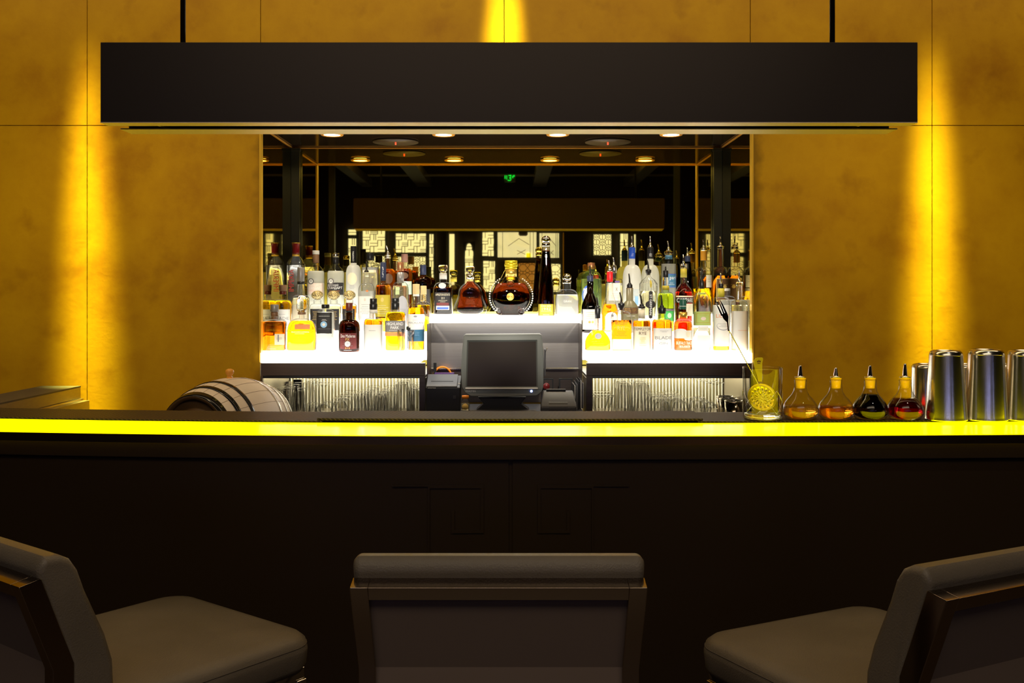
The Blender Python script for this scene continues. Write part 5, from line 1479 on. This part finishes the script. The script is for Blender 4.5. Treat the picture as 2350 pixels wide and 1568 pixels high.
tin(2171, 2.72, 46, 34.5, 804, 'tall polished shaker tin upside down, nearest the bitters bottles', 'tall shaker tins on the bar')
tin(2263, 2.72, 46, 37, 802, 'tall polished shaker tin upside down, middle of the three front tins', 'tall shaker tins on the bar')
tin(2354, 2.72, 46, 37, 804, 'tall polished shaker tin upside down, cut off by the right edge of the photo', 'tall shaker tins on the bar')
tin(2126, 2.87, 34, 30, 835, 'shorter polished tin upside down, behind the dark red bitters bottle', 'short shaker tins behind')
tin(2216, 2.87, 34, 30, 835, 'shorter polished tin upside down, peeking between the first two tall tins', 'short shaker tins behind')
tin(2304, 2.87, 34, 30, 835, 'shorter polished tin upside down, peeking left of the last tall tin', 'short shaker tins behind')


# ------------------------------------------------------------------ bar stools
def stool():
    r = root('bar_stool', (0, 0, 0), 'grey leather bar stool with a chrome-framed back', 'bar stool', 'bar stools')
    def U(m_, o):
        return o
    # seat cushion
    x, y0, y1, z0, z1 = .230, -.215, .220, .778, .850
    pts = []
    rc = .055
    for (px_, py_, a0) in ((x - rc, y1 - rc, 0), (-x + rc, y1 - rc, 90), (-x + .03, y0 + .03, 180), (x - .03, y0 + .03, 270)):
        rr = rc if py_ > 0 else .03
        for k in range(7):
            a = math.radians(a0 + 15 * k); pts.append((px_ + rr * math.cos(a), py_ + rr * math.sin(a)))
    m = MB()
    v = []; f = []
    n = len(pts)
    lv = [(z0, .965), (z0 + .012, .99), (z0 + .04, 1.), (z1 - .030, 1.0), (z1 - .014, .985), (z1 - .005, .945), (z1, .86), (z1 + .004, .5)]
    for z, sc in lv:
        for p in pts: v.append((p[0] * sc, p[1] * sc, z))
    for j in range(len(lv) - 1):
        for k in range(n): f.append((j * n + k, j * n + (k + 1) % n, (j + 1) * n + (k + 1) % n, (j + 1) * n + k))
    f.append(tuple(reversed(range(n)))); f.append(tuple((len(lv) - 1) * n + k for k in range(n)))
    m.add(v, f, 'leather_grey', True); m.build('seat', r)
    m = MB(); m.tube([(p[0] * .9925, p[1] * .9925, z1 - .021) for p in pts], .0012, 'stitch', 5, closed=True); m.build('seat_seam', r)
    # back: profile in y-z (rear face), leaning away from the seat
    yt, zt_, yb_, zbend, zl = -.360, 1.064, -.305, .922, .72
    w = .222
    th = .034
    # cushion
    cy = .030
    out = [(yt + cy, zt_ + .012), (yt + cy + .002, zt_ + .030), (yt + cy + .012, zt_ + .037), (yt + .066, zt_ + .035), (yt + .082, zt_ + .026), (yt + .095, zt_ + .006), (yt + .108, zt_ - .03), (yb_ + .088, zbend + .035), (yb_ + .102, zbend - .01), (yb_ + .105, zbend - .06), (yb_ + .10, zl + .01), (yb_ + cy, zl + .01), (yb_ + cy, zbend)]
    ob = MB().prism(out, -w - .001, w + .001, 'leather_grey', smooth=True).build('back_cushion', r, bevel=.020, bseg=6)
    # chrome frame: uprights follow the lean, top rail across
    fw = .027
    prof = [(yt, zt_), (yt + .034, zt_ + .006), (yb_ + .034, zbend + .004), (yb_ + .034, zl - .02), (yb_, zl - .02), (yb_, zbend)]
    for s in (-1, 1):
        MB().prism(prof, min(s * w, s * (w - fw)), max(s * w, s * (w - fw)), 'chrome_dark').build('frame_upright', r, bevel=.0012)
    ang = (yb_ - yt) / (zt_ - zbend)
    dz = .021
    MB().prism([(yt, zt_), (yt + .034, zt_ + .006), (yt + .034 + dz * ang, zt_ + .006 - dz), (yt + dz * ang, zt_ - dz)], -w + fw, w - fw, 'chrome_dark').build('frame_top_rail', r, bevel=.0008)
    ins = .010
    MB().prism([(yt + dz * ang + ins, zt_ - dz + .002), (yt + dz * ang + ins + .012, zt_ - dz + .002), (yb_ + ins + .012, zbend), (yb_ + ins + .012, zl), (yb_ + ins, zl), (yb_ + ins, zbend)], -w + fw, w - fw, 'back_panel').build('back_panel', r)
    for ch in r.children:
        if ch.name.split('.')[0] in ('back_cushion', 'frame_upright', 'back_panel'):
            for v_ in ch.data.vertices:
                k_ = max(0, min(1, (zt_ - v_.co.z) / (zt_ - zbend)))
                v_.co.x *= 1 - .022 * k_
    # chrome seat frame, legs, footrest
    MB().box(-.20, .20, -.22, .21, .755, .7775, 'chrome').build('seat_frame', r, bevel=.003)
    for sx_ in (-1, 1):
        for sy_ in (-1, 1):
            xx, yy = sx_ * .19, (.20 if sy_ > 0 else -.235)
            MB().box(xx - .012, xx + .012, yy - .012, yy + .012, 0, .7545, 'chrome').build('leg', r, bevel=.002)
    MB().box(-.178, .178, .19, .21, .26, .28, 'chrome').build('footrest', r, bevel=.002)
    return r


st = stool()
lab = ['grey leather bar stool seen straight from behind, at the centre before the bar', 'grey leather bar stool turned to the right, at the left edge before the bar', 'grey leather bar stool turned to the left, at the right edge before the bar']


def seat_at(corner, lx, deg):
    a = math.radians(deg); ly = -.36
    return (corner[0] - (lx * math.cos(a) - ly * math.sin(a)), corner[1] - (lx * math.sin(a) + ly * math.cos(a)), 0)


c_st = dup(st, seat_at((-.730, 1.506), .222, -38), -math.radians(38), lab[1])
d_st = dup(st, seat_at((.624, 1.441), -.222, 27), math.radians(27), lab[2])
st.location = (-.0155, 1.866, 0); st['label'] = lab[0]
# ------------------------------------------------------------------ lights
def area(name, loc, rot, sx_, sy_, power, color, spread=PI):
    l = bpy.data.lights.new(name, 'AREA'); l.shape = 'RECTANGLE'; l.size = sx_; l.size_y = sy_; l.energy = power; l.color = color; l.spread = spread
    o = bpy.data.objects.new(name, l); COL.objects.link(o); o.location = loc; o.rotation_euler = rot
    return o


def spot(name, loc, target, power, color, deg, blend=.5, rad=.03):
    l = bpy.data.lights.new(name, 'SPOT'); l.energy = power; l.color = color; l.spot_size = math.radians(deg); l.spot_blend = blend; l.shadow_soft_size = rad
    o = bpy.data.objects.new(name, l); COL.objects.link(o); o.location = loc
    o.rotation_euler = (Vector(target) - Vector(loc)).to_track_quat('-Z', 'Y').to_euler()
    return o


# unseen fill light added overhead to even out the gold wall
area('wall_fill', (0, 2.9, 3.5), (math.radians(20), 0, 0), 6.5, .25, 32, (1, .72, .42))
# narrow ceiling beams grazing down the wall over three of its joints
for px, tilt, pw in ((202, 3.6, 2.3), (2139, 3.6, 2.3), (1157, 7.0, 1.2)):
    area('wall_grazer', (wx(px, YW), YW - .15, ZC - .04), (math.radians(tilt), 0, 0), .10, .05, pw, (1, .90, .13), math.radians(7.5))
for sx2 in (-1, 1):  # pair of added fill spots, brightening the lower wall
    spot('wall_fill_spot', (sx2 * 1.55, 2.3, 3.5), (sx2 * 1.5, 4., 1.15), 62, (1, .76, .42), 46, 1., .1)
# small spots under the canopy aimed at the bottles
for x in (-.72, -.25, .22, .70):
    spot('canopy_spot', (x, 2.70, ZB_ + .01), (x * .86, 4.2, 1.38), 50, (1, .93, .80), 30, .7, .012)
# recess downlights
for px in (762, 1018, 1280, 1540):
    x = wx(px, DL)
    spot('downlight_beam', (x, DL, ZT - .02), (x, DL, 1), 13.0, (1, .85, .6), 80, .6)
# soft light over the room; the stool and front fills are added
area('stool_fill', (0, -.4, 3.5), (math.radians(12), 0, 0), 3., 1.5, 12, (1, .78, .5))
area('room_light_back', (0, -4.2, 3.5), (0, 0, 0), 4., 1., 10, (1, .8, .6))
area('front_fill', (0, -.3, 3.0), (math.radians(52), 0, 0), 3., .6, 13, (1, .82, .62))  # added frontal fill for the bar front and stool backs
spot('bar_spot', (wx(2200, 2.7), 1.3, 3.5), (wx(2200, 2.7), 2.75, 1.25), 16, (1, .95, .88), 26, .5, .06)

wd = bpy.data.worlds.new('world'); scn.world = wd; wd.use_nodes = True
wd.node_tree.nodes['Background'].inputs['Color'].default_value = (.02, .014, .008, 1)
wd.node_tree.nodes['Background'].inputs['Strength'].default_value = .3

cam = bpy.data.cameras.new('camera'); co = bpy.data.objects.new('camera', cam); COL.objects.link(co)
co.location = (0, 0, EZ); co.rotation_euler = (PI / 2, 0, 0)
cam.sensor_width = 36; cam.sensor_fit = 'HORIZONTAL'; cam.lens = F / 2350 * 36
cam.shift_x = (1175 - CX) / 2350; cam.shift_y = (HY - 784) / 2350
cam.clip_start = .05; cam.clip_end = 60
scn.camera = co
scn.view_settings.view_transform = 'Standard'; scn.view_settings.look = 'None'; scn.view_settings.gamma = 1; scn.view_settings.exposure = 0
scn.view_settings.use_curve_mapping = False
cy = scn.cycles
cy.max_bounces = 20; cy.transmission_bounces = 18; cy.transparent_max_bounces = 24; cy.glossy_bounces = 8; cy.diffuse_bounces = 4
cy.sample_clamp_indirect = 6; cy.caustics_reflective = False; cy.caustics_refractive = False
cy.use_denoising = True
try: cy.denoiser = 'OPENIMAGEDENOISE'
except Exception: pass
